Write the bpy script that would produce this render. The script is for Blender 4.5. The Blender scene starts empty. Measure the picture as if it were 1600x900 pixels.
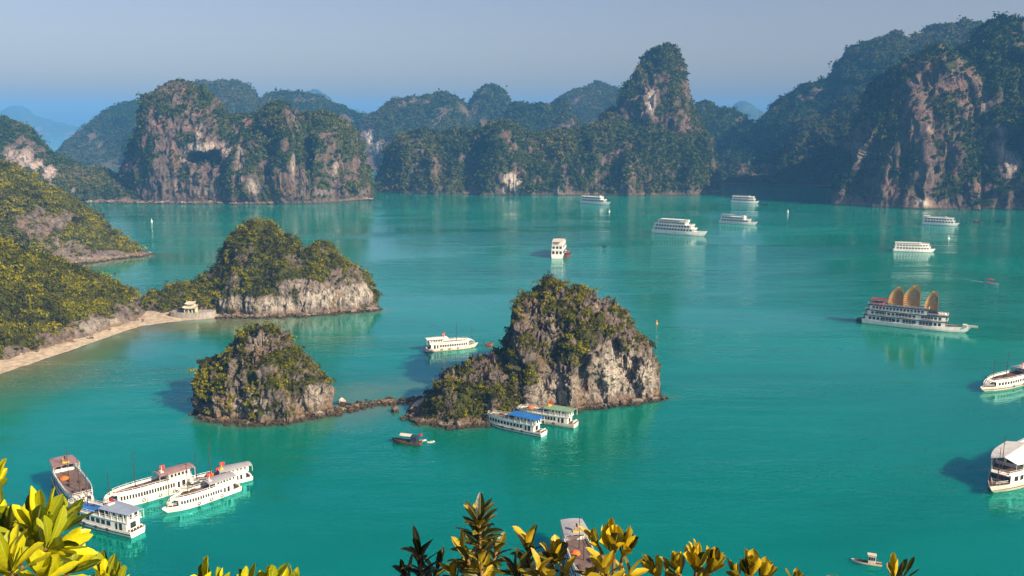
import bpy, math, random
import numpy as np
from mathutils import Vector, Matrix

random.seed(7)
RNG = np.random.default_rng(11)
SC = bpy.context.scene
COL = SC.collection

# ------------------------------------------------------------------ camera, sky, sun, exposure
CAM_H = 100.0
FPX = 1386.0                      # focal length in pixels of the 1600 px wide photograph
PITCH = math.atan(260.0 / FPX)
cam_data = bpy.data.cameras.new('camera')
cam = bpy.data.objects.new('camera', cam_data)
COL.objects.link(cam)
cam_data.sensor_width = 36.0
cam_data.lens = 36.0 * FPX / 1600.0
cam_data.clip_start = 0.1
cam_data.clip_end = 90000.0
cam.location = (0, 0, CAM_H)
cam.rotation_euler = (math.pi / 2 - PITCH, 0, 0)
SC.camera = cam

SUN_EL = math.radians(31.0)
SUN_AZ = math.radians(126.0)      # clockwise from +Y: to the right and a little behind the camera
w = bpy.data.worlds.new('World')
SC.world = w
w.use_nodes = True
wn = w.node_tree
wn.nodes.clear()
sky = wn.nodes.new('ShaderNodeTexSky')
sky.sky_type = 'NISHITA'
sky.sun_disc = False
sky.sun_elevation = SUN_EL
sky.sun_rotation = SUN_AZ
sky.air_density = 1.0
sky.dust_density = 2.0
sky.ozone_density = 1.2
bg = wn.nodes.new('ShaderNodeBackground')
bg.inputs['Strength'].default_value = 0.066
wo = wn.nodes.new('ShaderNodeOutputWorld')
tint = wn.nodes.new('ShaderNodeMix')
tint.data_type = 'RGBA'
tint.blend_type = 'MULTIPLY'
tint.inputs[0].default_value = 1.0
tint.inputs[7].default_value = (1.0, 0.86, 0.93, 1)
wn.links.new(sky.outputs[0], tint.inputs[6])
wn.links.new(tint.outputs[2], bg.inputs[0])
wn.links.new(bg.outputs[0], wo.inputs[0])

sun_d = bpy.data.lights.new('sun', 'SUN')
sun_d.energy = 5.0
sun_d.angle = math.radians(0.5)
sun_d.color = (1.0, 0.85, 0.63)
sun = bpy.data.objects.new('sun', sun_d)
COL.objects.link(sun)
sdir = Vector((math.sin(SUN_AZ) * math.cos(SUN_EL), math.cos(SUN_AZ) * math.cos(SUN_EL), math.sin(SUN_EL)))
sun.rotation_euler = sdir.to_track_quat('Z', 'Y').to_euler()
sun.location = (300, -100, 400)

vs = SC.view_settings
vs.view_transform = 'Standard'
vs.look = 'None'
vs.exposure = 0.96
vs.gamma = 1.0
vs.use_curve_mapping = False
SC.cycles.use_denoising = True
SC.cycles.max_bounces = 6
SC.cycles.volume_bounces = 0
SC.cycles.diffuse_bounces = 2
SC.cycles.glossy_bounces = 2
SC.cycles.transmission_bounces = 2

HAZE_DENSITY = 0.00015
HAZE_COLOR = (0.14, 0.47, 1.0)

# ------------------------------------------------------------------ pixel <-> world
CP, SP = math.cos(PITCH), math.sin(PITCH)


def ray(px, py):
    px = np.asarray(px, float); py = np.asarray(py, float)
    a = (px - 800.0) / FPX
    b = (450.0 - py) / FPX
    return np.stack([a, CP + SP * b, -SP + CP * b], -1)


def P(px, py, z=0.0):
    d = ray(px, py)
    k = (z - CAM_H) / d[..., 2]
    return d * k[..., None] + np.array([0, 0, CAM_H])


def PD(px, py, D):
    d = ray(px, py)
    k = D / d[..., 1]
    return d * np.asarray(k)[..., None] + np.array([0, 0, CAM_H])


def topix(V):
    x, y, z = V[:, 0], V[:, 1], V[:, 2] - CAM_H
    f = y * CP - z * SP
    u = y * SP + z * CP
    return 800 + FPX * x / f, 450 - FPX * u / f


# ------------------------------------------------------------------ noise
def _hash(ix, iy, iz, seed):
    h = (ix.astype(np.int64) * 374761393 + iy.astype(np.int64) * 668265263 + iz.astype(np.int64) * 1274126177 + seed * 974634777) & 0xffffffff
    h = ((h ^ (h >> 13)) * 1274126177) & 0xffffffff
    h = ((h ^ (h >> 16)) * 2246822519) & 0xffffffff
    return ((h ^ (h >> 15)) & 0xffffff) / float(0x7fffff) - 1.0


def vnoise(Q, seed=0):
    i = np.floor(Q).astype(np.int64)
    f = Q - i
    f = f * f * f * (f * (f * 6 - 15) + 10)
    r = 0
    for dx in (0, 1):
        wx = f[:, 0] if dx else 1 - f[:, 0]
        for dy in (0, 1):
            wy = f[:, 1] if dy else 1 - f[:, 1]
            for dz in (0, 1):
                wz = f[:, 2] if dz else 1 - f[:, 2]
                r = r + wx * wy * wz * _hash(i[:, 0] + dx, i[:, 1] + dy, i[:, 2] + dz, seed)
    return r


def fbm(Q, octv=4, seed=0, gain=0.5):
    a, s, r = 1.0, 0.0, 0
    Q = np.array(Q, float)
    for k in range(octv):
        r = r + a * vnoise(Q, seed + k * 17)
        s += a
        a *= gain
        Q = Q * 2.03 + 11.7
    return r / s * 1.6


def ridged(Q, octv=4, seed=0, gain=0.5):
    a, s, r = 1.0, 0.0, 0
    Q = np.array(Q, float)
    for k in range(octv):
        r = r + a * (1 - 2.2 * np.abs(vnoise(Q, seed + k * 17)))
        s += a
        a *= gain
        Q = Q * 2.03 + 7.3
    return r / s


# ------------------------------------------------------------------ mesh helpers
def np_mesh(name, V, F, mat, parent=None, smooth=False, attrs=None, link=True):
    """V: N x 3, F: M x k array (k = 3 or 4)."""
    me = bpy.data.meshes.new(name)
    V = np.ascontiguousarray(V, np.float32)
    F = np.ascontiguousarray(F, np.int32)
    n, k = F.shape
    me.vertices.add(len(V))
    me.vertices.foreach_set('co', V.ravel())
    me.loops.add(n * k)
    me.loops.foreach_set('vertex_index', F.ravel())
    me.polygons.add(n)
    me.polygons.foreach_set('loop_start', np.arange(0, n * k, k, dtype=np.int32))
    me.update(calc_edges=True)
    me.polygons.foreach_set('use_smooth', np.full(n, smooth, dtype=bool))
    for an, av in (attrs or {}).items():
        at = me.attributes.new(an, 'FLOAT', 'POINT')
        at.data.foreach_set('value', np.ascontiguousarray(av, np.float32))
    me.materials.append(mat)
    o = bpy.data.objects.new(name, me)
    COL.objects.link(o)
    if parent:
        o.parent = parent
    return o


def tag(o, label=None, cat=None, group=None, kind=None):
    if label: o['label'] = label
    if cat: o['category'] = cat
    if group: o['group'] = group
    if kind: o['kind'] = kind
    return o


class MB:
    """collects simple solids into one mesh"""
    def __init__(self):
        self.v, self.f = [], []

    def add(self, v, f):
        n = len(self.v)
        self.v += [tuple(map(float, q)) for q in v]
        self.f += [tuple(i + n for i in q) for q in f]
        return self

    def box(self, x0, x1, y0, y1, z0, z1):
        v = [(x0, y0, z0), (x1, y0, z0), (x1, y1, z0), (x0, y1, z0), (x0, y0, z1), (x1, y0, z1), (x1, y1, z1), (x0, y1, z1)]
        return self.add(v, [(0, 3, 2, 1), (4, 5, 6, 7), (0, 1, 5, 4), (1, 2, 6, 5), (2, 3, 7, 6), (3, 0, 4, 7)])

    def prism(self, pts, z0, z1, top=None):
        """outline in plan (ccw) extruded from z0 to z1; top: outline of the top"""
        n = len(pts); top = top or pts
        v = [(x, y, z0) for x, y in pts] + [(x, y, z1) for x, y in top]
        f = [tuple(range(n - 1, -1, -1)), tuple(range(n, 2 * n))]
        f += [(i, (i + 1) % n, n + (i + 1) % n, n + i) for i in range(n)]
        return self.add(v, f)

    def tube(self, p, q, r0, r1=None, n=6):
        r1 = r0 if r1 is None else r1
        p = Vector(p); q = Vector(q); d = (q - p).normalized()
        a = d.orthogonal().normalized(); b = d.cross(a)
        v = []
        for c, r in ((p, r0), (q, r1)):
            for i in range(n):
                t = 2 * math.pi * i / n
                v.append(c + a * (r * math.cos(t)) + b * (r * math.sin(t)))
        f = [tuple(range(n - 1, -1, -1)), tuple(range(n, 2 * n))]
        f += [(i, (i + 1) % n, n + (i + 1) % n, n + i) for i in range(n)]
        return self.add(v, f)

    def path(self, pts, r, n=6):
        for a, b in zip(pts[:-1], pts[1:]):
            self.tube(a, b, r, r, n)
        return self

    def grid(self, rows, close=False):
        """rows of points joined by quads"""
        m = len(rows[0]); v = [q for r in rows for q in r]; f = []
        for i in range(len(rows) - 1):
            for j in range(m if close else m - 1):
                k = (j + 1) % m
                f.append((i * m + j, i * m + k, (i + 1) * m + k, (i + 1) * m + j))
        return self.add(v, f)

    def lathe(self, prof, c=(0, 0, 0), n=14):
        rows = []
        for r, z in prof:
            rows.append([(c[0] + r * math.cos(2 * math.pi * i / n), c[1] + r * math.sin(2 * math.pi * i / n), c[2] + z) for i in range(n)])
        return self.grid(rows, True)

    def build(self, name, mat, parent=None, smooth=False):
        me = bpy.data.meshes.new(name)
        me.from_pydata(self.v, [], self.f)
        me.materials.append(mat)
        if smooth:
            me.polygons.foreach_set('use_smooth', np.ones(len(me.polygons), dtype=bool))
        o = bpy.data.objects.new(name, me)
        COL.objects.link(o)
        if parent: o.parent = parent
        return o


def empty(name, loc, rz=0.0):
    o = bpy.data.objects.new(name, None)
    COL.objects.link(o)
    o.location = loc
    o.rotation_euler = (0, 0, rz)
    o.empty_display_size = 0.5
    return o


# ------------------------------------------------------------------ materials
class NT:
    def __init__(self, name):
        self.m = bpy.data.materials.new(name)
        self.m.use_nodes = True
        self.t = self.m.node_tree
        self.t.nodes.clear()

    def n(self, ty, **kw):
        nd = self.t.nodes.new(ty)
        for k, v in kw.items():
            setattr(nd, k, v)
        return nd

    def l(self, a, b):
        self.t.links.new(a, b)

    def val(self, sock, v):
        if hasattr(v, 'links') or isinstance(v, bpy.types.NodeSocket):
            self.l(v, sock)
        else:
            sock.default_value = v

    def math(self, op, a, b=None, c=None, clamp=False):
        nd = self.n('ShaderNodeMath', operation=op, use_clamp=clamp)
        self.val(nd.inputs[0], a)
        if b is not None: self.val(nd.inputs[1], b)
        if c is not None: self.val(nd.inputs[2], c)
        return nd.outputs[0]

    def mix(self, f, a, b):
        nd = self.n('ShaderNodeMix', data_type='RGBA')
        self.val(nd.inputs[0], f)
        for i, c in ((6, a), (7, b)):
            self.val(nd.inputs[i], (*c, 1) if isinstance(c, tuple) and len(c) == 3 else c)
        return nd.outputs[2]

    def attr(self, name):
        return self.n('ShaderNodeAttribute', attribute_name=name).outputs['Fac']

    def coords(self, scale=(1, 1, 1)):
        tc = self.n('ShaderNodeTexCoord')
        mp = self.n('ShaderNodeMapping')
        mp.inputs['Scale'].default_value = scale
        self.l(tc.outputs['Object'], mp.inputs[0])
        return mp.outputs[0]

    def noise(self, vec, scale, detail=4, rough=0.55, dist=0.0):
        nd = self.n('ShaderNodeTexNoise')
        self.l(vec, nd.inputs['Vector'])
        nd.inputs['Scale'].default_value = scale
        nd.inputs['Detail'].default_value = detail
        nd.inputs['Roughness'].default_value = rough
        nd.inputs['Distortion'].default_value = dist
        return nd.outputs['Fac']

    def ramp(self, f, lo, hi):
        nd = self.n('ShaderNodeMapRange')
        nd.interpolation_type = 'SMOOTHSTEP'
        self.val(nd.inputs[0], f)
        nd.inputs[1].default_value = lo
        nd.inputs[2].default_value = hi
        return nd.outputs[0]

    def bump(self, h, strength, dist):
        nd = self.n('ShaderNodeBump')
        self.l(h, nd.inputs['Height'])
        nd.inputs['Strength'].default_value = strength
        nd.inputs['Distance'].default_value = dist
        return nd.outputs[0]

    def principled(self, color, rough=0.8, spec=0.3, normal=None, **kw):
        b = self.n('ShaderNodeBsdfPrincipled')
        self.val(b.inputs['Base Color'], (*color, 1) if isinstance(color, tuple) and len(color) == 3 else color)
        self.val(b.inputs['Roughness'], rough)
        b.inputs['Specular IOR Level'].default_value = spec
        if normal is not None: self.l(normal, b.inputs['Normal'])
        for k, v in kw.items():
            self.val(b.inputs[k], v)
        return b.outputs[0]

    def out(self, s, vol=False):
        o = self.n('ShaderNodeOutputMaterial')
        self.l(s, o.inputs['Volume' if vol else 'Surface'])
        return self.m


def rock_mat(name, fs, dark, mid, light, palec, under, tide=0.0, bump=1.0):
    """limestone: fs = feature size in metres"""
    t = NT(name)
    c = t.coords((1, 1, 0.35))
    c2 = t.coords((1, 1, 1))
    n1 = t.noise(c, 1.0 / fs, 6, 0.65, 0.4)
    n2 = t.noise(c2, 3.1 / fs, 5, 0.7)
    n3 = t.noise(c2, 0.25 / fs, 3, 0.5)
    k = t.math('ADD', t.math('MULTIPLY', n1, 0.6), t.math('MULTIPLY', n2, 0.4))
    col = t.mix(t.ramp(k, 0.36, 0.52), dark, mid)
    col = t.mix(t.math('MULTIPLY', t.ramp(k, 0.50, 0.68), t.ramp(n3, 0.3, 0.6)), col, light)
    pl = t.math('MULTIPLY', t.attr('pale'), t.ramp(k, 0.34, 0.56))
    col = t.mix(pl, col, palec)
    ochre = tuple(a * b for a, b in zip(mid, (1.35, 1.0, 0.62)))
    col = t.mix(t.math('MULTIPLY', t.ramp(t.noise(c, 0.5 / fs, 3, 0.5), 0.52, 0.68), 0.55), col, ochre)
    cr = t.noise(t.coords((1, 1, 0.5)), 1.0 / (fs * 0.42), 5, 0.72, 0.6)
    col = t.mix(t.math('MULTIPLY', t.ramp(cr, 0.46, 0.34), 0.85), col, tuple(x * 0.45 for x in dark))
    v = t.math('ADD', t.attr('veg'), t.math('MULTIPLY', t.math('SUBTRACT', n2, 0.5), 1.2))
    col = t.mix(t.ramp(v, 0.35, 0.62), col, under)
    if tide:
        g = t.n('ShaderNodeNewGeometry')
        s = t.n('ShaderNodeSeparateXYZ')
        t.l(g.outputs['Position'], s.inputs[0])
        zz = t.math('SUBTRACT', s.outputs[2], t.math('MULTIPLY', n1, tide * 0.7))
        col = t.mix(t.math('MULTIPLY', t.ramp(zz, tide * 1.0, tide * 0.45), t.ramp(n3, 0.3, 0.7)), col, (0.20, 0.135, 0.085))
        col = t.mix(t.ramp(zz, tide * 0.25, -0.2), col, (0.07, 0.05, 0.03))
    nb = t.bump(t.math('ADD', k, t.math('MULTIPLY', cr, 0.6)), bump, fs * 0.6)
    return t.out(t.principled(col, 0.95, 0.05, nb))


def leaf_mat(name, a, b, c, transl=0.25):
    """clumps of foliage: tone attribute 0..1 runs from a over b to c"""
    t = NT(name)
    tn = t.attr('tone')
    col = t.mix(t.ramp(tn, 0.0, 0.5), a, b)
    col = t.mix(t.ramp(tn, 0.5, 1.0), col, c)
    p = t.principled(col, 0.85, 0.05)
    tr = t.n('ShaderNodeBsdfTranslucent')
    t.l(col, tr.inputs[0])
    mx = t.n('ShaderNodeMixShader')
    mx.inputs[0].default_value = transl
    t.l(p, mx.inputs[1]); t.l(tr.outputs[0], mx.inputs[2])
    return t.out(mx.outputs[0])


def plain(name, col, rough=0.55, spec=0.35, var=0.18, scale=0.8, metal=0.0):
    """painted or weathered surface with streaks of dirt"""
    t = NT(name)
    c = t.coords((1, 1, 0.3))
    n1 = t.noise(c, scale, 5, 0.65)
    n2 = t.noise(t.coords((1, 1, 1)), scale * 6, 3, 0.6)
    d = tuple(x * (1 - var) * y for x, y in zip(col, (1, 0.97, 0.92)))
    c1 = t.mix(t.ramp(n1, 0.35, 0.65), d, col)
    c1 = t.mix(t.math('MULTIPLY', t.ramp(n2, 0.58, 0.75), 0.5), c1, tuple(x * (1 - 1.6 * var) for x in col))
    return t.out(t.principled(c1, rough, spec, None, Metallic=metal))


# ------------------------------------------------------------------ water
SHALLOW = []   # polylines with (points, reach) near which the sea floor shows through


def water_mat():
    t = NT('sea_water')
    c = t.coords((1, 1, 1))
    cs = t.coords((0.35, 1.0, 1))
    big = t.noise(t.coords((0.4, 1, 1)), 0.007, 6, 0.62, 0.6)
    col = t.mix(t.ramp(big, 0.35, 0.68), (0.0002, 0.090, 0.056), (0.0006, 0.142, 0.098))
    col = t.mix(t.attr('green'), col, (0.004, 0.165, 0.092))
    sh = t.math('MULTIPLY', t.attr('shallow'), t.math('ADD', 0.7, t.math('MULTIPLY', t.noise(c, 0.06, 4, 0.6), 0.6)), None, True)
    col = t.mix(sh, col, (0.105, 0.098, 0.040))
    w1 = t.noise(cs, 0.55, 3, 0.6, 0.2)
    w2 = t.noise(cs, 0.11, 3, 0.5, 0.3)
    w3 = t.noise(cs, 1.7, 2, 0.5)
    h = t.math('ADD', t.math('MULTIPLY', w1, 0.50), t.math('MULTIPLY', w2, 1.3))
    h = t.math('ADD', h, t.math('MULTIPLY', w3, 0.2))
    calm = t.noise(t.coords((0.25, 1, 1)), 0.012, 3, 0.5, 0.4)
    h = t.math('MULTIPLY', h, t.math('ADD', 0.30, t.math('MULTIPLY', t.ramp(calm, 0.42, 0.60), 1.1)))
    nb = t.bump(h, 1.0, 0.30)
    p = t.principled(col, 1.0, 0.0, None)
    bs = p.node
    bs.inputs['Subsurface Weight'].default_value = 1.0
    bs.inputs['Subsurface Radius'].default_value = (0.5, 1.0, 1.0)
    bs.inputs['Subsurface Scale'].default_value = 16.0
    fr = t.n('ShaderNodeFresnel')
    fr.inputs['IOR'].default_value = 2.5
    t.l(nb, fr.inputs['Normal'])
    gl = t.n('ShaderNodeBsdfGlossy')
    gl.inputs['Roughness'].default_value = 0.05
    t.l(nb, gl.inputs['Normal'])
    t.l(t.mix(t.ramp(fr.outputs[0], 0.20, 0.48), (0.05, 0.86, 0.88), (0.85, 0.98, 1.0)), gl.inputs['Color'])
    mx = t.n('ShaderNodeMixShader')
    t.l(fr.outputs[0], mx.inputs[0]); t.l(p, mx.inputs[1]); t.l(gl.outputs[0], mx.inputs[2])
    return t.out(mx.outputs[0])


def seg_dist(X, Y, pts):
    d = np.full(X.shape, 1e9)
    for (ax, ay), (bx, by) in zip(pts[:-1], pts[1:]):
        dx, dy = bx - ax, by - ay
        k = np.clip(((X - ax) * dx + (Y - ay) * dy) / (dx * dx + dy * dy + 1e-9), 0, 1)
        d = np.minimum(d, np.hypot(X - ax - k * dx, Y - ay - k * dy))
    return d


def build_water():
    ys = np.concatenate([np.linspace(-600, 90, 8), np.geomspace(100, 9200, 420)])
    us = np.linspace(-1.3, 1.3, 420)
    U, Y = np.meshgrid(us, ys)
    X = U * np.maximum(np.abs(Y), 900)
    n, m = X.shape
    V = np.stack([X.ravel(), Y.ravel(), np.zeros(n * m)], -1)
    i = np.arange(n * m).reshape(n, m)
    F = np.stack([i[:-1, :-1].ravel(), i[:-1, 1:].ravel(), i[1:, 1:].ravel(), i[1:, :-1].ravel()], -1)
    s = np.zeros(n * m)
    for pts, reach, amt in SHALLOW:
        d = seg_dist(V[:, 0], V[:, 1], pts)
        d = d + fbm(V * [0.03, 0.03, 0], 3, 5) * reach * 0.25
        s = np.maximum(s, amt * np.clip(1 - d / reach, 0, 1) ** 1.3)
    g = np.zeros(n * m)
    o = np_mesh('sea', V, F, water_mat(), None, True, {'shallow': s, 'green': g})
    tag(o, 'calm turquoise bay water', None, None, 'structure')


# ------------------------------------------------------------------ karst hills
def lobe(skyl, base, dep, back, nu=220, nt=70, nb=26, lin=0.15, fold=0.1, fs=None, rough=0.05, seed=0,
         pale=(), bare=(), dents=(), veg=0.55, steep=0.9, endpow=0.55, under=-3.0, tops=0.0, flute=1.0, vgs=0.8, crag=0.35):
    """one limestone mass: waterline and ridge line are given by sight lines and real depths
    (dep = metres from waterline back to the ridge, back = metres from the ridge to the far shore)"""
    skyl = np.array(skyl, float); base = np.array(base, float)
    def by(x): return np.interp(x, base[:, 0], base[:, 1])
    s0, s1 = skyl[0], skyl[-1]
    if by(s0[0]) - s0[1] > 1: skyl = np.vstack([[s0[0] - 2, by(s0[0])], skyl])
    if by(s1[0]) - s1[1] > 1: skyl = np.vstack([skyl, [s1[0] + 2, by(s1[0])]])
    L = np.concatenate([[0], np.cumsum(np.hypot(np.diff(skyl[:, 0]), np.diff(skyl[:, 1])))])
    u = np.linspace(0, L[-1], nu)
    px = np.interp(u, L, skyl[:, 0]); py = np.interp(u, L, skyl[:, 1])
    # soften the corners of the traced line
    k = np.array([1, 2, 3, 2, 1.0]); k /= k.sum()
    px = np.convolve(np.pad(px, 2, 'edge'), k, 'valid'); py = np.convolve(np.pad(py, 2, 'edge'), k, 'valid')
    b = by(px)
    hp = np.maximum(b - py, 0.5)
    e = (hp / hp.max()) ** endpow
    B = P(px, b)
    yb = B[:, 1]
    D = dep * e; K = back * e
    R = PD(px, np.minimum(py, b - 0.5), yb + D)
    t = np.linspace(0, 1, nt)
    th = t * math.pi / 2
    dprof = (1 - lin) * (1 - np.cos(th)) + lin * t
    zprof = (1 - lin) * np.sin(th) + lin * t
    dirx = B[:, 0] / B[:, 1]
    rows = [np.stack([B[:, 0], yb, np.full(nu, under)], -1)]
    for a, z in zip(dprof, zprof):
        yy = yb + D * a
        # columns run straight back along the sight line, which spreads slightly
        rows.append(np.stack([dirx * yy, yy, np.maximum(R[:, 2], 0.3) * z], -1))
    for q in np.linspace(0, 1, nb + 1)[1:]:
        a = math.sin(q * math.pi / 2) if False else q
        yy = yb + D + K * (1 - math.cos(a * math.pi / 2) * 1.0) ** 0.8
        rows.append(np.stack([dirx * yy, yy, np.maximum(R[:, 2], 0.3) * math.cos(a * math.pi / 2) ** 0.8], -1))
    rows.append(rows[-1] + [0, 0, under])
    G = np.array(rows)                     # rows x nu x 3
    nr = len(G)
    V = G.reshape(-1, 3)
    hm = R[:, 2].max()
    fs = fs or hm * 0.30
    zr = np.clip(V[:, 2] / (hm * 0.12), 0, 1)           # keep the waterline in place
    endw = np.tile(np.minimum(1, e * 1.6), nr)
    # big folds: buttresses and gullies that run down the face
    Qf = np.stack([V[:, 0] / (fs * 1.5), V[:, 1] / (fs * 1.5), V[:, 2] / (fs * 5)], -1)
    f1 = ridged(Qf, 3, seed + 1) - 0.25
    V[:, 1] -= f1 * fold * hm * endw * (0.35 + 0.65 * zr)
    for (dx, dy, rx, ry, m) in dents:
        qx, qy = topix(V)
        wgt = np.clip(1 - ((qx - dx) / rx) ** 2 - ((qy - dy) / ry) ** 2, 0, 1) ** 0.6
        rowi = np.repeat(np.arange(nr), nu)
        V[:, 1] += wgt * m * (rowi <= nt)
    N = grid_normals(V.reshape(nr, nu, 3)).reshape(-1, 3)
    Qr = V / (fs * 0.55) * [1, 1, 0.38 if flute else 1.0]
    f2 = fbm(Qr, 5, seed + 31, 0.58)
    Qs = V / (fs * 0.22)
    f3 = ridged(Qs * [1, 1, 0.6], 3, seed + 57)
    amp = rough * hm * (0.25 + 0.75 * zr) * endw
    V = V + N * (f2 * amp + f3 * amp * crag)[:, None]
    if tops:
        V[:, 2] += tops * np.clip(ridged(V / (fs * 0.16) * [1, 1, 0], 3, seed + 91), -0.5, 1) * zr * endw
    N = grid_normals(V.reshape(nr, nu, 3)).reshape(-1, 3)
    # where plants hold on: ledges and gentle slopes, broken by noise
    vn = fbm(V / (fs * vgs), 4, seed + 71, 0.6)
    vg = veg + 0.20 + vn * 0.75 - np.clip(steep - N[:, 2], 0, 1) * 0.45 - np.clip(1.5 - V[:, 2], 0, 2) * 0.6
    vg = vg - np.clip(0.13 - V[:, 2] / hm, 0, 1) * 3.0
    pl = np.zeros(len(V))
    qx, qy = topix(V)
    nz = fbm(V / (fs * 0.35) * [1, 1, 0.5], 4, seed + 101)
    front = np.repeat(np.arange(nr), nu) <= nt + 1
    for (dx, dy, rx, ry, a) in pale:
        wgt = np.clip(1.35 - np.sqrt(((qx - dx) / rx) ** 2 + ((qy - dy) / ry) ** 2) + nz * 0.55, 0, 1) * front
        pl = np.maximum(pl, wgt * a); vg -= wgt * 1.6
    for (dx, dy, rx, ry, a) in bare:
        wgt = np.clip(1.35 - np.sqrt(((qx - dx) / rx) ** 2 + ((qy - dy) / ry) ** 2) + nz * 0.5, 0, 1) * front
        vg -= wgt * a
    i = np.arange(nr * nu).reshape(nr, nu)
    F = np.stack([i[:-1, :-1].ravel(), i[:-1, 1:].ravel(), i[1:, 1:].ravel(), i[1:, :-1].ravel()], -1)
    return dict(V=V, F=F, veg=np.clip(vg, 0, 1), pale=np.clip(pl, 0, 1))


def grid_normals(G):
    du = np.gradient(G, axis=1); dv = np.gradient(G, axis=0)
    n = np.cross(du, dv)
    return n / (np.linalg.norm(n, axis=2, keepdims=True) + 1e-9)


def join(parts):
    V, F, at, n = [], [], {'veg': [], 'pale': []}, 0
    for p in parts:
        V.append(p['V']); F.append(p['F'] + n); n += len(p['V'])
        at['veg'].append(p['veg']); at['pale'].append(p['pale'])
    return np.vstack(V), np.vstack(F), {k: np.concatenate(v) for k, v in at.items()}


def scatter(V, F, veg, density, minz=1.2, thresh=0.42):
    """random points on the overgrown faces; density per square metre"""
    q = V[F]
    n = np.cross(q[:, 2] - q[:, 0], q[:, 3] - q[:, 1]) * 0.5
    ar = np.linalg.norm(n, axis=1)
    pv = veg[F].mean(1)
    pr = ar * np.clip((pv - thresh) / 0.22, 0, 1) * (q[:, :, 2].min(1) > minz)
    cnt = int(pr.sum() * density)
    if cnt < 1: return np.zeros((0, 3)), np.zeros((0, 3))
    idx = RNG.choice(len(F), cnt, p=pr / pr.sum())
    a = RNG.random((cnt, 1)); b = RNG.random((cnt, 1))
    p = (q[idx, 0] * (1 - a) + q[idx, 1] * a) * (1 - b) + (q[idx, 3] * (1 - a) + q[idx, 2] * a) * b
    return p, n[idx] / (ar[idx, None] + 1e-9)


def clumps(name, pts, nrm, size, cards, card, mat, parent=None, smul=1.0, seed=0, tone_scale=30.0, squash=0.85):
    """shrubs and trees: each a loose shell of small leafy faces turned outwards"""
    rng = np.random.default_rng(seed + 5)
    n = len(pts)
    s = size * np.exp(rng.normal(-0.06, 0.42, n)) * smul
    tone = np.clip(0.5 + 0.50 * fbm(pts / tone_scale, 3, seed) + rng.normal(0, 0.2, n), 0, 1)
    c = np.repeat(pts, cards, 0); S = np.repeat(s, cards); T = np.repeat(tone, cards)
    m = len(c)
    d = rng.normal(0, 1, (m, 3)); d[:, 2] = np.abs(d[:, 2]) * 1.0 - 0.25
    d /= np.linalg.norm(d, axis=1, keepdims=True)
    # lumps: each plant is a few sub-crowns
    sub = rng.normal(0, 0.33, (n, 4, 3)); sub[:, :, 2] *= 0.7; sub = np.clip(sub, -0.42, 0.42)
    which = rng.integers(0, 4, m)
    off = sub[np.repeat(np.arange(n), cards), which]
    r = 0.62 * (0.75 + 0.35 * rng.random(m))
    pos = c + (off + d * r[:, None] * 0.8) * S[:, None] * [1, 1, squash]
    pos += np.repeat(nrm * [0.55, 0.55, 0.2] + [0, 0, 0.25], cards, 0) * (S * 0.55)[:, None]
    nn = d + rng.normal(0, 0.42, (m, 3))
    nn /= np.linalg.norm(nn, axis=1, keepdims=True)
    a = np.cross(nn, rng.normal(0, 1, (m, 3))); a /= np.linalg.norm(a, axis=1, keepdims=True) + 1e-9
    b = np.cross(nn, a)
    cs = (card * (0.6 + 0.8 * rng.random(m)) * (S / size) ** 0.5)[:, None]
    fold = nn * cs * 0.25
    V = np.stack([pos - a * cs, pos - b * cs * 0.62 + fold, pos + a * cs, pos + b * cs * 0.62 + fold], 1).reshape(-1, 3)
    F = np.arange(m * 4).reshape(m, 4)
    tn = np.clip(T + rng.normal(0, 0.13, m), 0, 1)
    return np_mesh(name, V, F, mat, parent, False, {'tone': np.repeat(tn, 4)})


# rocks: dark, mid, light, pale, undergrowth
ROCK_NEAR = rock_mat('limestone_near', 3.0, (0.026, 0.022, 0.022), (0.145, 0.116, 0.098), (0.36, 0.30, 0.245), (0.60, 0.53, 0.44), (0.055, 0.058, 0.012), tide=2.2)
ROCK_MID = rock_mat('limestone_mid', 7.0, (0.035, 0.028, 0.029), (0.135, 0.094, 0.078), (0.25, 0.185, 0.145), (0.56, 0.47, 0.39), (0.05, 0.06, 0.014), tide=3.0)
ROCK_FAR = rock_mat('limestone_far', 20.0, (0.045, 0.034, 0.034), (0.13, 0.095, 0.08), (0.22, 0.16, 0.125), (0.52, 0.43, 0.36), (0.045, 0.06, 0.014), tide=4.0)
LEAF_NEAR = leaf_mat('shrub_leaves', (0.036, 0.031, 0.005), (0.098, 0.102, 0.003), (0.24, 0.21, 0.003))
LEAF_MID = leaf_mat('forest_leaves', (0.016, 0.036, 0.006), (0.055, 0.075, 0.009), (0.14, 0.12, 0.012))
LEAF_FAR = leaf_mat('far_forest_leaves', (0.012, 0.032, 0.008), (0.034, 0.060, 0.010), (0.090, 0.080, 0.014))


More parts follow.
